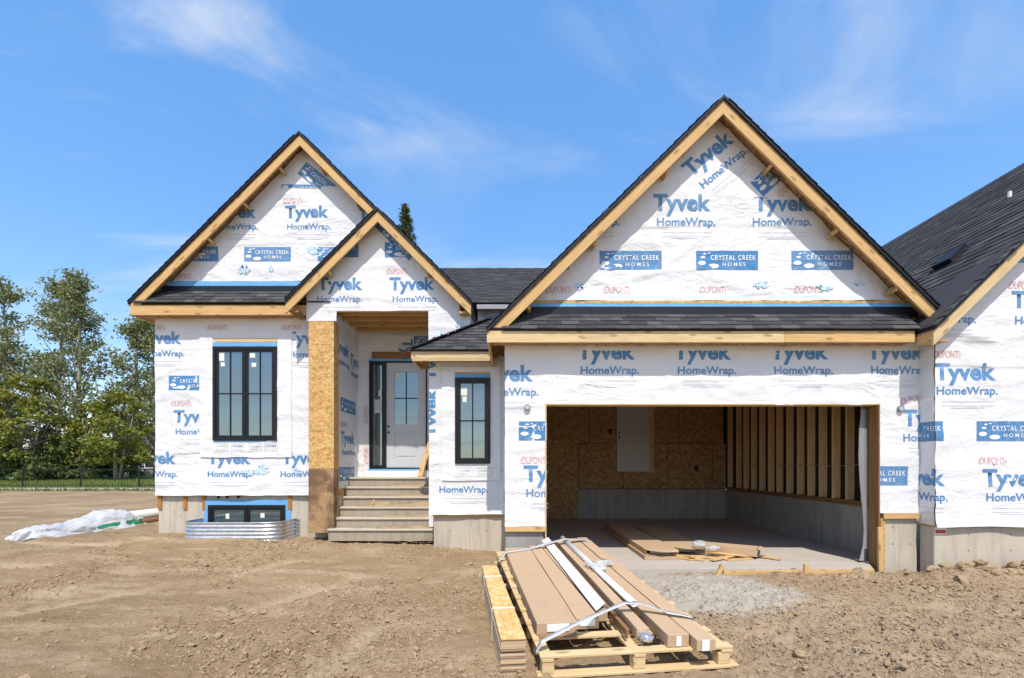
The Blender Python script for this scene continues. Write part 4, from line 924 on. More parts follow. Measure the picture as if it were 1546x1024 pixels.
# ================================================================ the adjoining house on the right
Q = thing('house', 'adjoining house at the right edge with steep dark shingle roof and wrapped front', 'house', (9.4, 6.84, 0))
box('foundation', 6.02, 13.0, 6.875, 7.12, -.35, .60, 'concrete', Q, .008)
box('wall', 6.02, 13.0, 6.865, 7.0, .604, 3.62, 'osb', Q); prism_y('wall', [(6.02, 3.624), (12.95, 3.624), (9.48, 6.95), (6.02, 3.63)], 6.865, 6.98, 'osb', Q)
SR = Sheet((0, 6.84, 0), (1, 0, 0), (0, -1, 0), [(6.0, .605), (12.95, .605), (12.95, 3.55), (9.48, 6.95), (6.0, 3.545)], (), 10, (2.88, 3.24, 3.3), 1.1, .605)
wr = SR.sheet('house_wrap', 'wrap', Q, .06); prints('right', SR, wr)
for u in (7.45+1.424*.5, 7.45+1.424*1.5): SR.mark('T', u, 1.2, 0, None, wr); SR.mark('W', u+.06, .98, 0, None, wr)
for u in (7.41, 8.83): SR.mark('T', u, 2.69, 0, None, wr); SR.mark('W', u+.05, 2.47, 0, None, wr); SR.mark('L', u+.6, 1.82, 0, None, wr)
SS = Sheet((6.0, 0, 0), (0, -1, 0), (-1, 0, 0), [(-7.11, .62), (-6.84, .62), (-6.84, 3.5), (-7.11, 3.5)], (), 11, (), 1.1)
wss = SS.sheet('house_wrap', 'wrap', Q)
for kind, u, v in (('L', -7.64, 1.82), ('T', -7.55, 1.195), ('W', -7.53, .97)): SS.mark(kind, u, v, 0, None, wss)
box('wall', 6.012, 6.06, 6.87, 7.12, .6, 3.5, 'osb', Q)
lb = MB(); lb.box(6.02, 6.19, 6.868, 6.874, .49, .60); lb = lb.build('label_tag', 'white_band', Q); box('print_stripe', 6.03, 6.18, 6.864, 6.867, .505, .555, 'red_print', lb, 0)
def right_roof():
    ax, az, s, yf = 9.48, 7.07, .985, 6.56; kv = math.sqrt(1+s*s); tv = .042*kv; dv = .02*kv; ang = math.atan(s); z = lambda x, o=0.: az-s*abs(x-ax)-o
    for sg, xe in ((-1, 5.735), (1, 13.2)):
        prism_y('roof', [(ax, z(ax)), (xe, z(xe)), (xe, z(xe, tv)), (ax, z(ax, tv))], yf-.03, 16, 'membrane', Q, -sg*ang); prism_y('roof_deck', [(ax, z(ax, tv+.001)), (xe, z(xe, tv+.001)), (xe, z(xe, tv+dv)), (ax, z(ax, tv+dv))], yf+.002, 16, 'osb_inside', Q, -sg*ang)
        t0 = tv+dv+.002; fv = .13*kv; prism_y('rake_board', [(ax, z(ax, t0)), (xe, z(xe, t0)), (xe, z(xe, t0+fv)), (ax, z(ax, t0+fv))], yf, yf+.038, 'pine_pale', Q, -sg*ang)
    b = Vector((1, 0, s)).normalized(); o = Vector((5.735, 0, z(5.735)))
    lay_shingles(o+Vector((0, 6.515, 0)), (0, 1, 0), b, 36, lambda k: (0, 2.4), Q, .24, .36)
    shingle_field(o+Vector((0, 8.915, 0)), (0, 1, 0), b, 36, 6.8, Q)
    n = Vector((-s, 0, 1)).normalized(); P_ = lambda x, y, h=0.: Vector((x, y, z(x)))+n*h
    # vent: low box open on its downhill side
    c = P_(7.12, 7.95); bx_ = frame(c, (0, 1, 0), b, n)
    mb = MB(); mb.box(-.17, .17, 0, .36, .0, .09); v_ = link('roof_vent', mesh('v', mb.v, mb.f, 'black_plastic'), Q, bx_); mb = MB(); mb.box(-.24, .24, -.03, .46, .006, .022); link('vent_flange', mesh('v', mb.v, mb.f, 'black_plastic'), v_, bx_)
    p = P_(8.36, 8.1); mb = MB(); mb.tube([p, p+Vector((0, 0, .10))], .03, 12); mb.build('vent_pipe', 'white_trim', Q)
    slab('valley_flashing', [P_(5.76, 6.6, .018), P_(6.9, 6.6, .018), P_(6.25, 8.1, .018), P_(5.76, 8.1, .018)], .004, 'trim_dark', Q)
    board('fascia', (5.754, 6.562, 3.245), (5.754, 6.835, 3.245), .15, .036, 'pine', Q); slab('soffit', [(5.775, 6.60, 3.19), (6.0, 6.60, 3.19), (6.0, 6.83, 3.19), (5.775, 6.83, 3.19)], .012, 'pine', Q)
plain('trim_dark', (.045, .045, .048), .8); right_roof()

# ---------------------------------------------------------------- steps, window well, leaning board
S = thing('entry_steps', 'concrete entry steps leading up to the grey front door', 'steps', (-2.45, 9.0, 0))
for k in range(6):
    y = 9.0+.216*k; z = .276+.187*k; yb = y+.225 if k < 5 else 10.69
    mb = MB(); mb.box(-3.44+.004*k, -1.475, y+.03, yb+.02, z-.187 if k else .05, z-.037)
    st = mb.build('step', 'step_concrete', S)
    link('tread', boxmesh(1.985-.012*k, yb-y, .036, 'tread', .006), st, Matrix.Translation((-2.463, (y+yb)/2, z-.018)))
n = 700; tx = rng.beta(3, 1.6, n)*1.9-3.4; tk = rng.integers(0, 5, n); ty = 9.0+.216*tk+rng.beta(3, 2, n)*.2+.02; tz = .276+.187*tk
V = []; F_ = []
for k in range(5):
    xs_ = np.linspace(-3.40, -1.49, 60); b0 = len(V); y0 = 9.0+.216*k
    for j, fy in enumerate(np.linspace(0, 1, 7)):
        for x in xs_:
            h = max(0., float(fbm(x*2.3+k*7, fy*1.5, 80, 4))-.40)*(.30 if k == 2 else .17)*float(sstep(-3.2, -2.3, x))*min(1, fy*1.6)
            V.append((x, y0+.025+.185*fy, .276+.187*k-.004+h))
    F_ += [(b0+j*60+i, b0+j*60+i+1, b0+(j+1)*60+i+1, b0+(j+1)*60+i) for j in range(6) for i in range(59)]
tag(link('spilt_soil', mesh('spilt_soil', V, F_, 'clod', True, recalc=False)), 'thin drifts of soil lying on the entry step treads', 'soil', kind='stuff')
scatter('step_soil', np.stack([tx, ty, tz], -1), rng.lognormal(-4.6, .5, n)*np.where(tk == 2, 1.5, .8), 1, 'clod', 'loose soil spilt on the treads of the entry steps', 'soil')
b_ = board('loose_board', (-1.97, 10.30, 1.215), (-1.80, 10.645, 1.99), .10, .038, 'pine', None, (1, 0, 0)); tag(b_, 'short raw board leaning against the front door frame', 'board')
Wl = thing('window_well', 'corrugated galvanised window well below the tall left window', 'window well', (-5.14, 9.1, .1))
path = [(-6.06, 9.44), (-6.06, 9.05)]+[(-6.06+.33*(1-math.cos(a)), 9.05-.33*math.sin(a)) for a in np.linspace(.15, 1.57, 9)]
path += [(x, 8.72) for x in np.linspace(-5.6, -4.7, 12)]+[(-4.55+.33*math.sin(a), 9.05-.33*math.cos(a)) for a in np.linspace(0, 1.42, 9)]+[(-4.22, 9.05), (-4.22, 9.44)]
zs = np.linspace(-.15, .42, 58); V = []; pp = [Vector(p) for p in path]
for i, p in enumerate(pp):
    d = (pp[min(i+1, len(pp)-1)]-pp[max(i-1, 0)]).normalized(); nrm = Vector((d.y, -d.x))
    for z in zs: off = .011*math.sin(z*2*math.pi/.068); V.append((p.x+nrm.x*off, p.y+nrm.y*off, z))
nz = len(zs); ii = np.arange(len(V)).reshape(-1, nz); Qd = np.stack([ii[:-1, :-1], ii[1:, :-1], ii[1:, 1:], ii[:-1, 1:]], -1).reshape(-1, 4)
link('shell', fastmesh('shell', V, Qd, 'galvanised'), Wl)
mb = MB(); mb.tube([(p.x, p.y, .425) for p in pp], .012, 8); mb.build('rim', 'galvanised', Wl, True)
box('flange', -4.222, -4.15, 9.425, 9.445, -.1, .43, 'galvanised', Wl); box('flange', -6.13, -6.058, 9.425, 9.445, -.1, .43, 'galvanised', Wl)
for k in range(6): box('bolt', -4.195, -4.17, 9.415, 9.425, .02+k*.07, .04+k*.07, 'black_plastic', Wl)

# ---------------------------------------------------------------- form board and stakes by the slab
fb_ = thing('form_board', 'pine form board edging the concrete floor of the open garage', 'board', (4, 6.8, 0))
board('plank', (2.95, 6.735, -.055), (5.12, 6.83, -.055), .12, .038, 'pine', fb_)
for x, y, t in ((4.12, 6.755, 0), (2.87, 6.69, .05)): board('stake', (x-t, y, -.15), (x+t, y, .10), .06, .035, 'pine', fb_, (1, 0, 0))
o = board('loose_board', (5.375, 7.03, -.08), (5.375, 7.045, .57), .07, .038, 'pine', None, (1, 0, 0)); tag(o, 'short upright board at the right foot of the garage opening', 'board')

# ---------------------------------------------------------------- stack of board strips beside the pallet
OS = thing('board_stack', 'strapped stack of orange strand board strips left of the pallet', 'board stack', (0, 3.6, -.06))
a = R(6.7); Fo = frame((-.084, 3.50, 0), (math.cos(a), math.sin(a), 0), (-math.sin(a), math.cos(a), 0), (0, 0, 1))
z = -.09; i = 0
while z < .225:
    th = .0135; dx = random.uniform(-.004, .004); dy = random.uniform(-.012, .012)
    if .10 < z < .12: z += .012
    board('strip', (.0925+dx, dy, z+th/2), (.0925+dx, 2.52+dy, z+th/2), th-.001, .185, 'osb_yellow' if z+th > .225 else 'board_edge', OS, F=Fo, bev=.001); z += th; i += 1
ztop = z
for y in (.72, 1.92):
    for p0, p1, hh, tt, up in (((-.004, y, ztop+.003), (.189, y, ztop+.003), .003, .028, (0, 0, 1)), ((-.007, y, -.08), (-.007, y, ztop+.004), .003, .028, (1, 0, 0)), ((.192, y, -.08), (.192, y, ztop+.004), .003, .028, (1, 0, 0))): board('strap', p0, p1, hh, tt, 'white_band', OS, up, 0, Fo)

# ---------------------------------------------------------------- the long pallet and what lies on it
PT = thing('pallet', 'long raw pine pallet carrying flat cardboard cartons in the foreground', 'pallet', (.9, 5, -.05))
ya = R(7.5); tl = math.atan(.05)
Fp = Matrix.Translation((.214, 3.46, .115)) @ Matrix.Rotation(ya, 4, 'Z') @ Matrix.Rotation(tl, 4, 'X')      # x across, y along, z=0 deck top
dk = [.045, .36, .68, 1.0, 1.35, 1.7, 2.05, 2.4, 2.75, 3.1, 3.24]
for y in dk: board('deck_board', (-.01, y, -.011), (1.48, y+.004, -.011), .021, .09, 'pine_pale', PT, F=Fp)
for x in (.045, .74, 1.43): board('stringer_board', (x, -.0, -.034), (x, 3.29, -.034), .022, .09, 'pine_pale', PT, F=Fp)
for x in (.05, .74, 1.41):
    for y in ((.05, .36, .68, 1.0, 1.35, 1.7, 2.05, 2.4, 2.75, 3.24) if x < .1 else (.05, 1.1, 2.2, 3.24)): board('block', (x-.05 if x > .1 else x-.045, y, -.092), (x+.045, y, -.092), .09, .09, 'pine_pale', PT, F=Fp, bev=.005)
for y in (.045, 1.1, 2.2, 3.24): board('bottom_board', (-.03, y-.02, -.149), (1.52, y-.01, -.149), .021, .10, 'pine_pale', PT, F=Fp)
def carton(c0, c1, y0, y1, d0, d1, z0, h0, h1, label, end=.0, band=True):
    """flat carton; cross range c0..c1 at the near end y0, d0..d1 at the far end y1"""
    v = [(c0, y0, z0), (c1, y0, z0), (d1, y1, z0), (d0, y1, z0), (c0, y0, z0+h0), (c1, y0, z0+h0), (d1, y1, z0+h1), (d0, y1, z0+h1)]
    bm = bmesh.new(); vv = [bm.verts.new(p) for p in v]
    for q in ((0,3,2,1), (4,5,6,7), (0,1,5,4), (1,2,6,5), (2,3,7,6), (3,0,4,7)): bm.faces.new([vv[i] for i in q])
    bmesh.ops.subdivide_edges(bm, edges=[e for e in bm.edges if e.calc_length() > 1], cuts=14)
    for p in bm.verts:
        p.co.z += .006*(vn(p.co.y*1.7+c0*9, p.co.x*4, 90)-.5)*(1 if p.co.z > z0+.01 else 0); p.co.x += .004*(vn(p.co.y*2.1, c0*9, 91)-.5)
    bmesh.ops.recalc_face_normals(bm, faces=bm.faces[:]); bmesh.ops.bevel(bm, geom=[e for e in bm.edges if len(e.link_faces) == 2 and e.calc_face_angle(0) > 1], offset=.004, segments=1, affect='EDGES')
    me = bpy.data.meshes.new('carton'); bm.to_mesh(me); bm.free(); me.materials.append(M['cardboard'])
    root = thing('carton', label, 'carton', Fp @ Vector(((c0+c1)/2, (y0+y1)/2, z0)), 'cartons on the pallet')
    link('carton_body', me, root, Fp)
    return root
def on(root, name, x0, x1, y0, y1, z0, z1, m): 
    mb = MB(); mb.box(x0, x1, y0, y1, z0, z1); a_ = np.array(mb.v); return link(name, mesh(name, mb.v, mb.f, m), root, Fp)
ZB = .003
r1 = carton(.03, .36, .36, 3.02, .08, .42, ZB, .10, .10, 'widest flat cardboard carton, on the left edge of the pallet'); on(r1, 'label_tag', .11, .29, .352, .357, ZB+.03, ZB+.09, 'white_band'); on(r1, 'dark_flap', .04, .35, .30, .352, ZB, ZB+.012, 'card_edge')  # thin dark brown strip lies flat before the carton's near end
r2 = carton(.368, .565, .44, 3.12, .43, .585, ZB, .10, .10, 'narrower flat carton just left of the white angled trim on the pallet'); on(r2, 'label_tag', .40, .53, .432, .437, ZB+.03, ZB+.09, 'white_band')
# white angle trim: an L profile lying over the carton edge
tr_ = thing('trim_piece', 'long white angled trim lying between the cartons on the pallet', 'trim', Fp @ Vector((.64, 2, .1)))
Lp = [(.575, .112), (.69, .135), (.70, .055), (.694, .055), (.684, .129), (.576, .107)]; v = []
for y, sh in ((.55, 0), (3.40, .085)): v += [(x+sh, y+(x-.57)*1.0, z) for x, z in Lp]
link('profile', mesh('profile', v, [tuple(range(6)), tuple(range(11, 5, -1))]+[(i, (i+1) % 6, (i+1) % 6+6, i+6) for i in range(6)], 'white_trim'), tr_, Fp); on(tr_, 'backing_strip', .60, .69, .60, 3.3, ZB, .085, 'cardboard')
r3 = carton(.775, .875, .16, 3.42, .875, .975, ZB+.02, .085, .085, 'long thin carton with torn near end between white trim and white tube')
for i, x in enumerate((.715, .745)):
    o = board('slat', (x, .20+.06*i, .06-.02*i), (x+.10, 3.38, .06-.02*i), .05, .024, 'wood_brown', None, F=Fp); tag(o, ['brown strip lying right beside the white angled trim on the pallet', 'brown strip lying next to the torn thin carton on the pallet'][i], 'strip')
# crumpled foil sticking from the torn carton end
def crumple(cx, cy, cz, rx, ry, rz, m, name, parent, F_, seed, sub=3, amp=.5):
    v, f = ico(sub); rd = np.random.default_rng(seed); nn_ = np.zeros(len(v))
    for k in range(26):
        d = rd.normal(size=3); d /= np.linalg.norm(d); nn_ += np.abs((v@d*rd.uniform(2, 5)+rd.uniform(0, 6)) % 2-1)
    nn_ = np.clip((nn_-nn_.mean())/nn_.std(), -1.6, 1.3); v = v*(1+amp*.2*nn_)[:, None]*np.array([rx, ry, rz])+np.array([cx, cy, cz]); return link(name, fastmesh(name, v, f, m, m == 'clear_film'), parent, F_)
crumple(.83, .12, .055, .055, .07, .035, 'galvanised', 'foil_end', r3, Fp, 3)
tb = thing('tube', 'long white plastic tube lying along the pallet', 'tube', Fp @ Vector((.95, 2, .1)))
mb = MB(); n = 20; L0, L1 = (.935, .62, .135), (.975, 3.45, .135)
for (px_, py_, pz_), r_ in ((L0, .031), (L1, .031), (L1, .024), (L0, .024)): mb.v += [(px_+r_*math.cos(6.2832*k/n), py_, pz_+r_*math.sin(6.2832*k/n)) for k in range(n)]
for s_ in range(4): mb.f += [(s_*n+k, s_*n+(k+1) % n, ((s_+1) % 4)*n+(k+1) % n, ((s_+1) % 4)*n+k) for k in range(n)]
link('pipe', mesh('pipe', mb.v, mb.f, 'white_trim', True), tb, Fp)
r4 = carton(.965, 1.135, .03, 3.50, 1.045, 1.20, ZB, .095, .11, 'long carton with a white end label right of the white tube'); on(r4, 'label_tag', 1.03, 1.07, .022, .027, ZB+.01, ZB+.085, 'white_band')
r5 = carton(1.15, 1.30, -.06, 3.55, 1.215, 1.36, ZB, .09, .11, 'rightmost long carton on the pallet'); on(r5, 'label_tag', 1.185, 1.245, -.068, -.063, ZB+.005, ZB+.085, 'white_band')
for rr, x0, y0 in ((r4, 1.01, 2.0), (r5, 1.20, 2.1)):
    for k in range(3): on(rr, 'print_mark', x0+.022*k, x0+.022*k+.012, y0, y0+.22-.04*k, ZB+.105-.002*k, ZB+.1085, 'card_edge')
# clear film bunched over tube and cartons, and the two straps
fm_ = thing('plastic_film', 'bunched clear plastic film lying over the white tube', 'film', Fp @ Vector((1.0, 1.9, .15)))
crumple(.98, 1.75, .160, .075, .08, .035, 'clear_film', 'bunch', fm_, Fp, 5, 4, .8); crumple(1.10, 1.95, .15, .11, .045, .03, 'clear_film', 'bunch', fm_, Fp, 6, 4, .8); crumple(.92, 1.9, .16, .045, .09, .03, 'clear_film', 'bunch', fm_, Fp, 8, 4, .8)
def ribbon(name, label, pts, wd, nsub=10):
    P_ = [Vector(p) for p in pts]; c = []
    for i in range(len(P_)-1):
        for k in range(nsub): c.append(P_[i].lerp(P_[i+1], k/nsub))
    c.append(P_[-1]); v = []
    for i, p in enumerate(c):
        t = .5*math.sin(i*.7); v += [p+Vector((0, -wd/2, .002*t)), p+Vector((0, wd/2, .002*math.cos(i*.5))), p+Vector((0, wd/2, .002*math.cos(i*.5)+.002)), p+Vector((0, -wd/2, .002*t+.002))]
    f = [(4*i+j, 4*i+(j+1) % 4, 4*i+4+(j+1) % 4, 4*i+4+j) for i in range(len(c)-1) for j in range(4)]
    return tag(link(name, mesh(name, v, f, 'plastic_sheet', True), None, Fp), label, 'strap')
ribbon('strap', 'white plastic strap across the near end of the cartons', [(-.02, .12, -.02), (.02, .13, .05), (.30, .25, .12), (.60, .42, .155), (.80, .50, .19), (.95, .50, .18), (1.15, .42, .122), (1.31, .34, .11), (1.33, .33, .0)], .065)
ribbon('strap', 'white plastic strap across the far end of the cartons', [(-.03, 2.72, .0), (.06, 2.75, .11), (.42, 2.92, .112), (.68, 3.05, .15), (.95, 3.16, .18), (1.25, 3.3, .13), (1.38, 3.34, .10)], .10)

# ---------------------------------------------------------------- cartons and offcuts on the garage floor
def floor_carton(label, x0, x1, y0, y1, z0, z1, rot=0., open_=False):
    root = thing('carton', label, 'carton', ((x0+x1)/2, (y0+y1)/2, z0), 'cartons on the garage floor')
    Wm = Matrix.Translation(((x0+x1)/2, y0, z0)) @ Matrix.Rotation(rot, 4, 'Z'); w2 = (x1-x0)/2; L = y1-y0; h = z1-z0; t = .006
    mb = MB(); mb.box(-w2, w2, 0, L, 0, t); mb.box(-w2, -w2+t, 0, L, t, h-t); mb.box(w2-t, w2, 0, L, t, h-t)
    mb.box(-w2, w2, .02, L, h-t, h)
    if not open_: mb.box(-w2+t, w2-t, 0, t, t, h-t)
    link('carton_body', mesh('carton', mb.v, mb.f, 'cardboard'), root, Wm)
    if open_:
        crumple(0, .05, h*.5, w2*.75, .05, h*.36, 'clear_film', 'wrapping', root, Wm, 7, 3, .6)
        v = [(-w2, 0, h), (w2, 0, h), (w2*.9, -.10, h*.72), (-w2*.2, -.13, h*.80), (-w2, -.02, h*.97)]
        v += [(a_, b__, c_+.005) for a_, b__, c_ in v]; k = 5
        link('flap', mesh('flap', v, [tuple(range(k)), tuple(range(2*k-1, k-1, -1))]+[(i, (i+1) % k, (i+1) % k+k, i+k) for i in range(k)], 'cardboard'), root, Wm)
    return root
floor_carton('lower long carton lying flat on the garage floor', 2.06, 2.56, 7.48, 10.9, .004, .066)
floor_carton('upper long carton with torn open end on the garage floor', 2.10, 2.60, 7.55, 10.8, .07, .15, 0, True)
floor_carton('wide flat carton lying in the dark of the garage', 2.64, 3.2, 7.95, 10.6, .05, .125, R(-2), True)
floor_carton('short open carton at the right end of the pile on the garage floor', 3.74, 4.10, 7.66, 8.5, .045, .16, R(56), True)
floor_carton('flattened empty carton under the short open one on the garage floor', 3.30, 3.80, 7.80, 8.7, .004, .04, R(38))
of = [((2.62, 7.78, .02), (3.35, 7.50, .02), 'offcut pointing out from between the long cartons'), ((3.3, 7.42, .012), (3.75, 7.56, .012), 'offcut lying flat nearest to the form board'), ((3.05, 7.35, .03), (3.55, 7.72, .03), 'offcut lying across the slab in front of the torn cartons'), ((3.15, 7.75, .08), (3.78, 7.62, .03), 'offcut tilted against the torn carton on the garage slab'), ((3.75, 7.9, .03), (4.15, 7.45, .02), 'rightmost offcut sticking out from under the rolled carton'), ((2.72, 7.45, .015), (3.0, 7.62, .015), 'small offcut beside the torn carton end'), ((2.6, 7.62, .015), (2.95, 7.40, .015), 'flat scrap at the foot of the torn carton')]
for p0, p1, lb_ in of: tag(board('offcut', p0, p1, .022, .085, 'pine', None), 'pine '+lb_, 'offcut', 'offcuts on the garage slab')
ft = tag(crumple(3.05, 7.85, .19, .11, .07, .06, 'clear_film', 'plastic_film', None, I4, 15, 3, .8), 'crumpled clear film on the cartons in the garage', 'film')
tag(crumple(3.22, 7.72, .15, .12, .06, .04, 'clear_film', 'plastic_film', None, I4, 16, 3, .8), 'crumpled clear film beside the rolled carton in the garage', 'film')

# ---------------------------------------------------------------- wrapped bundle left of the house
TB = thing('covered_bundle', 'bundle of pipes under a white plastic cover left of the house', 'bundle', (-8.7, 10, .1))
pa = [(-8.98, 8.75, .03), (-8.97, 8.82, .22), (-8.93, 9.1, .30), (-8.90, 9.5, .27), (-8.85, 9.95, .34), (-8.82, 10.35, .47), (-8.78, 10.7, .46), (-8.76, 10.95, .36), (-8.75, 11.15, .27), (-8.74, 11.2, .05)]
V = []; n = 30; m_ = 60
for i in range(m_):
    t = i/(m_-1)*(len(pa)-1); k = min(len(pa)-2, int(t)); f_ = t-k; x, y, h = [pa[k][j]*(1-f_)+pa[k+1][j]*f_ for j in range(3)]
    for j in range(n):
        a_ = math.pi*j/(n-1); r_ = 1+.22*(fbm(i*.13, j*.22, 70, 4)-.5)+.16*(1-abs(2*float(vn(i*.12+j*.23, j*.1, 71))-1))**3; hw = .11+.45*h
        wx = math.cos(a_); wz = math.sin(a_); flare = 1+.25*(1-wz)**4
        zg = float(ground_z(x+hw*wx, y))-.02; fo = abs((i*.16+j*.10+1.8*float(vn(i*.12, j*.15, 72))) % 1-.5)*.26+abs((i*.09-j*.19+float(vn(i*.1, j*.1, 73))) % 1-.5)*.14; V.append((x+hw*wx*(r_+fo)*flare, y+.05*math.sin(j*.8+i*.3), zg+.80*h*wz*(r_-.6*fo)))
ii = np.arange(len(V)).reshape(m_, n); Qd = np.stack([ii[:-1, :-1], ii[:-1, 1:], ii[1:, 1:], ii[1:, :-1]], -1).reshape(-1, 4)
cv = fastmesh('cover', V, Qd, 'tarp'); cv.materials.append(M['green_print']); jj = np.tile(np.arange(n-1), m_-1); i2 = np.repeat(np.arange(m_-1), n-1)
cv.polygons.foreach_set('material_index', (((jj >= 2) & (jj <= 3) & (i2 > 24) & (i2 < 50) & ((i2 % 9) < 7)) | ((jj == 1) & (i2 > 38) & (i2 < 54))).astype(np.int32)); link('cover', cv, TB)
for i, (dx, dz, m) in enumerate(((-.12, .12, 'pipe_brown'), (.05, .11, 'pipe_brown'), (-.04, .26, 'pipe_white'), (.15, .24, 'pipe_white'), (.2, .1, 'pipe_brown'))):
    mb = MB(); mb.tube([(-8.72+dx, 10.9, .06+dz), (-8.6+dx, 15, .06+dz)], .085, 14); mb.build('pipe', m, TB, True)
def gz(x, y): return float(ground_z(x, y))
V = []
for i in range(26):
    t = i/25; y = 9.75+t*1.4; x = -8.62+.03*math.sin(i)-.06*math.sin(t*3.1); z0 = gz(x, y)+.02; V += [(x, y, z0+.02), (x-.05, y, z0+.10+.03*math.sin(i*.9)), (x-.06, y+.005, z0+.10+.03*math.sin(i*.9)), (x-.01, y+.005, z0+.02)]
link('cover_hem', mesh('hem', V, [(4*i+j, 4*i+(j+1) % 4, 4*i+4+(j+1) % 4, 4*i+4+j) for i in range(25) for j in range(4)], 'green_print', True), TB)

# ---------------------------------------------------------------- fence along the lawn
FN = thing('fence', 'low black metal fence along the lawn at the left', 'fence', (-25, 27.5, .1))
fx = [-41.2+3.32*k for k in range(9)]
for x in fx: box('post', x-.035, x+.035, 27.47, 27.53, .0, 1.22, 'fence_black', FN)
for a_, b__ in zip(fx[:-1], fx[1:]):
    for z in (.24, 1.14): box('rail', a_+.036, b__-.036, 27.485, 27.515, z, z+.04, 'fence_black', FN)
    mb = MB()
    for k in range(1, 20): x = a_+(b__-a_)*k/20; mb.box(x-.0015, x+.0015, 27.495, 27.505, .28, 1.14)
    tag(mb.build('fence_wires', 'fence_black', FN), kind='stuff')

# ---------------------------------------------------------------- trees
def leaves(name, ctr, size, m, parent, world=I4, aspect=.7):
    n = len(ctr); d = rng.normal(size=(n, 3)); d /= np.linalg.norm(d, axis=1)[:, None]; e = rng.normal(size=(n, 3)); e -= d*(e*d).sum(1)[:, None]; e /= np.linalg.norm(e, axis=1)[:, None]
    s = size*rng.uniform(.6, 1.35, (n, 1)); V = np.stack([ctr-d*s*.6, ctr+e*s*.5*aspect, ctr+d*s*.6, ctr-e*s*.5*aspect], 1).reshape(-1, 3)
    me = fastmesh(name, V, np.arange(4*n).reshape(-1, 4), m, False); at = me.attributes.new('cell', 'FLOAT_VECTOR', 'POINT'); at.data.foreach_set('vector', np.repeat(rng.random((n, 3)), 4, 0).astype(np.float32).ravel())
    return link(name, me, parent, world)
def tree(name, label, x, y, h, seed, kind, group):
    rd = random.Random(seed); h *= .93 if kind == 'poplar' else 1; root = thing(name, label, 'tree' if kind != 'shrub' else 'shrub', (x, y, .1), group); mb = MB(); pts = []
    base = Vector((x, y, 0)); lean = Vector((rd.gauss(0, .02), rd.gauss(0, .02), 1))
    if kind == 'poplar':
        tk = [base+lean*h*t+Vector((rd.gauss(0, .12)*t, rd.gauss(0, .12)*t, 0)) for t in np.linspace(0, 1, 9)]; mb.tube(tk, [.24*(1-.9*t)+.015 for t in np.linspace(0, 1, 9)], 8); cl = []
        for k in range(42):
            t = rd.uniform(.16, .99); p = base+lean*h*t; az = rd.uniform(0, 6.28); up = rd.uniform(.5, 1.4)+t*.8; L = h*(.25*(1-t)**.7+.06)*rd.uniform(.6, 1.25)
            d = Vector((math.cos(az), math.sin(az), up)).normalized(); e = p+d*L+Vector((0, 0, L*.12)); m1 = p+d*L*.5; mb.tube([p, m1, e], [.06*(1-t)+.02, .04*(1-t)+.014, .008], 5)
            for j in range(rd.randint(3, 5)):
                f_ = rd.uniform(.35, 1.); q_ = p.lerp(e, f_); a2 = rd.uniform(0, 6.28); e2 = q_+Vector((math.cos(a2), math.sin(a2), rd.uniform(-.1, 1))).normalized()*L*rd.uniform(.2, .45); mb.tube([q_, e2], [.016, .006], 4); cl.append((q_.lerp(e2, .7), rd.uniform(.25, .52))); cl.append((e2, rd.uniform(.18, .4)))
        for c, r_ in cl: k = int(20*(r_/.35)**1.5); pts.append(np.array(c)+rng.normal(size=(k, 3))*np.array([r_, r_, r_*.8])*.75)
        leaves('crown', np.concatenate(pts), .20, 'leaf_poplar', root)
    elif kind == 'spruce':
        mb.tube([base, base+Vector((0, 0, h))], [.22, .02], 8); 
        for k in range(240):
            t = rd.uniform(.35, .995)**.8; p = base+Vector((0, 0, h*t)); L = (1-t)*h*.24*rd.uniform(.7, 1.1)+.10; az = rd.uniform(0, 6.28); e = p+Vector((math.cos(az)*L, math.sin(az)*L, L*.25-.1*L)); mb.tube([p, e], [.02, .006], 4)
            k_ = int(150*L/1.2)+14; f_ = rng.random(k_)[:, None]**.7; pts.append(np.array(p)*(1-f_)+np.array(e)*f_+rng.normal(size=(k_, 3))*np.array([.07, .07, .05]))
        leaves('crown', np.concatenate(pts), .14, 'needle', root, aspect=.3)
    else:
        wd = h*(.30 if kind == 'maple' else .6); nt_ = 3 if kind == 'maple' else 6; tops = []
        for k in range(nt_):
            az = rd.uniform(0, 6.28); e = base+Vector((math.cos(az)*wd*.5, math.sin(az)*wd*.5, h*rd.uniform(.6, .9))); mb.tube([base+Vector((rd.gauss(0, .1), 0, 0)), base.lerp(e, .5)+Vector((0, 0, h*.08)), e], [.09, .06, .015], 6); tops.append((base, e))
        for k in range(int(74 if kind == 'maple' else 46)):
            b0, e = rd.choice(tops); u = rd.uniform(0, 6.28); zz_ = rd.uniform(.12 if kind == 'shrub' else .25, 1.); rad = wd*math.sqrt(max(.02, 1-((zz_-.5)/.55)**2))*math.sqrt(rd.random())
            c = base+Vector((math.cos(u)*rad, math.sin(u)*rad, h*zz_)); r_ = rd.uniform(.14, .5)*(1.15-.4*zz_); k_ = int(95*(r_/.4)); pts.append(np.array(c)+rng.normal(size=(k_, 3))*np.array([r_, r_, r_*.55])*.7); mb.tube([b0.lerp(e, .5), c], [.02, .005], 4)
        leaves('crown', np.concatenate(pts), .21 if kind == 'maple' else .19, 'leaf_yellow' if kind == 'maple' else 'leaf_dark', root)
    mb.build('trunk', 'bark', root, True); return root
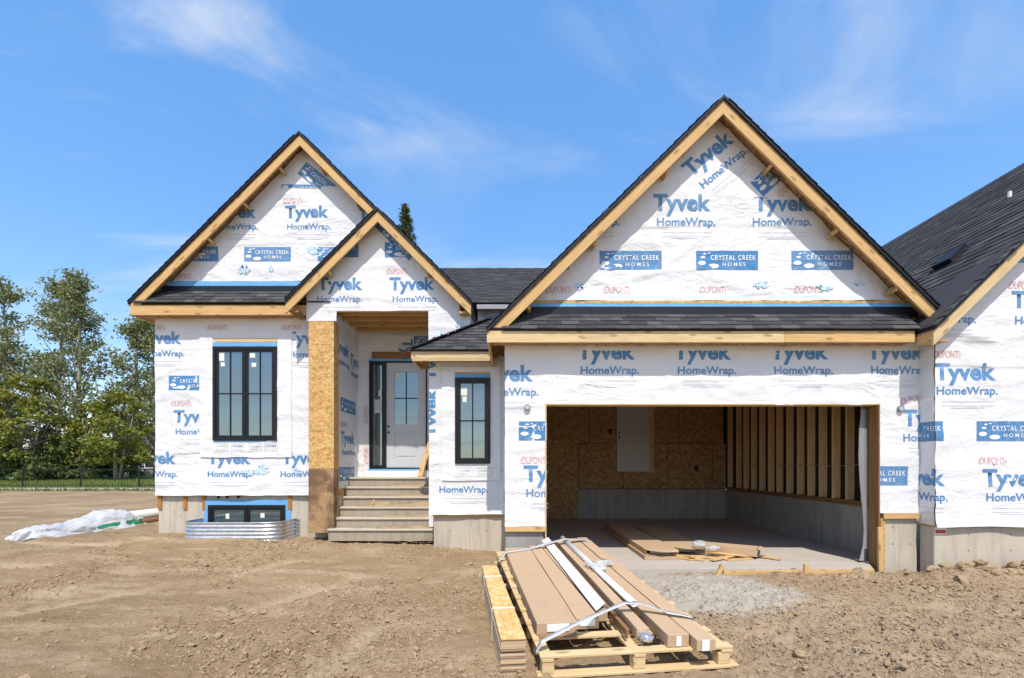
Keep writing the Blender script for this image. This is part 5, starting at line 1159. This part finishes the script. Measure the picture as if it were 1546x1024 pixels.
pop = [(-42.6, 38, 14.9, 'tall poplar at the left edge of the photo'), (-39.3, 37.5, 16.1, 'tallest and fullest of the poplars left of the house'), (-36.4, 38.5, 16.2, 'slender poplar just right of the tallest one'), (-33.4, 37, 16.0, 'sparse poplar with forked grey trunk in the middle of the row'), (-30.3, 38.5, 14.0, 'thin poplar second from the house corner'), (-28.0, 38, 12.9, 'shorter poplar nearest to the house corner')]
for i, (x, y, h, l_) in enumerate(pop): tree('poplar_tree', l_, x, y, h, 100+i, 'poplar', 'poplars behind the fence')
mpl = [(-34.6, 34.5, 7.6, 'yellow green young tree in front of the poplars beside the fence post'), (-38.8, 35, 8.6, 'larger yellow green tree at the left edge of the photo'), (-28.2, 34.5, 6.6, 'yellow green young tree close to the house corner'), (-31.2, 36, 5.8, 'small yellow green tree in the middle of the hedge row')]
for i, (x, y, h, l_) in enumerate(mpl): tree('young_tree', l_, x, y, h, 200+i, 'maple', 'young trees behind the fence')
shr = [(-38.5, 36, 4.4), (-36.8, 36.5, 5.2), (-35.4, 36.8, 4.2), (-33.0, 36.4, 4.6), (-31.6, 35.5, 3.4), (-30.0, 36.8, 3.0), (-36.0, 34.6, 2.2), (-33.4, 34.2, 1.9), (-40.4, 36, 4.0)]
shl = ['dark green shrub second from the left below the poplars', 'tall dark shrub below the tallest poplar', 'dark shrub behind the yellow green young tree', 'dense dark shrub below the sparse forked poplar', 'low dark shrub right of the forked poplar trunk', 'small dark shrub before the grey house', 'low rounded bush at the fence in the left third of the hedge', 'low rounded bush at the fence right of the pale trunk', 'dark green shrub at the left edge of the photo']
for i, (x, y, h) in enumerate(shr): tree('shrub', shl[i], x, y, h, 300+i, 'shrub', 'shrubs behind the fence')
tree('spruce_tree', 'dark spruce top rising behind the porch gable', -6.2, 28, 16.6, 400, 'spruce', None)
# grey house beyond the trees
fh = thing('house', 'distant grey house half hidden behind the trees at the left', 'house', (-37, 52, 0))
box('wall', -44, -30, 50, 58, 0, 3.0, 'house_grey', fh); 
prism = MB(); v = [(-44.4, 49.6, 2.95), (-29.6, 49.6, 2.95), (-29.6, 58.4, 2.95), (-44.4, 58.4, 2.95), (-42, 54, 5.6), (-32, 54, 5.6)]
link('roof', mesh('roof', v, [(0, 1, 5, 4), (1, 2, 5), (2, 3, 4, 5), (3, 0, 4), (3, 2, 1, 0)], 'roof_grey'), fh)
for x in (-41.5, -37.5, -33.5): wn_ = box('window', x-.6, x+.6, 49.94, 50.02, 1.0, 2.3, 'white_trim', fh); box('pane', x-.5, x+.5, 49.92, 49.939, 1.1, 2.2, 'window_dark', wn_)
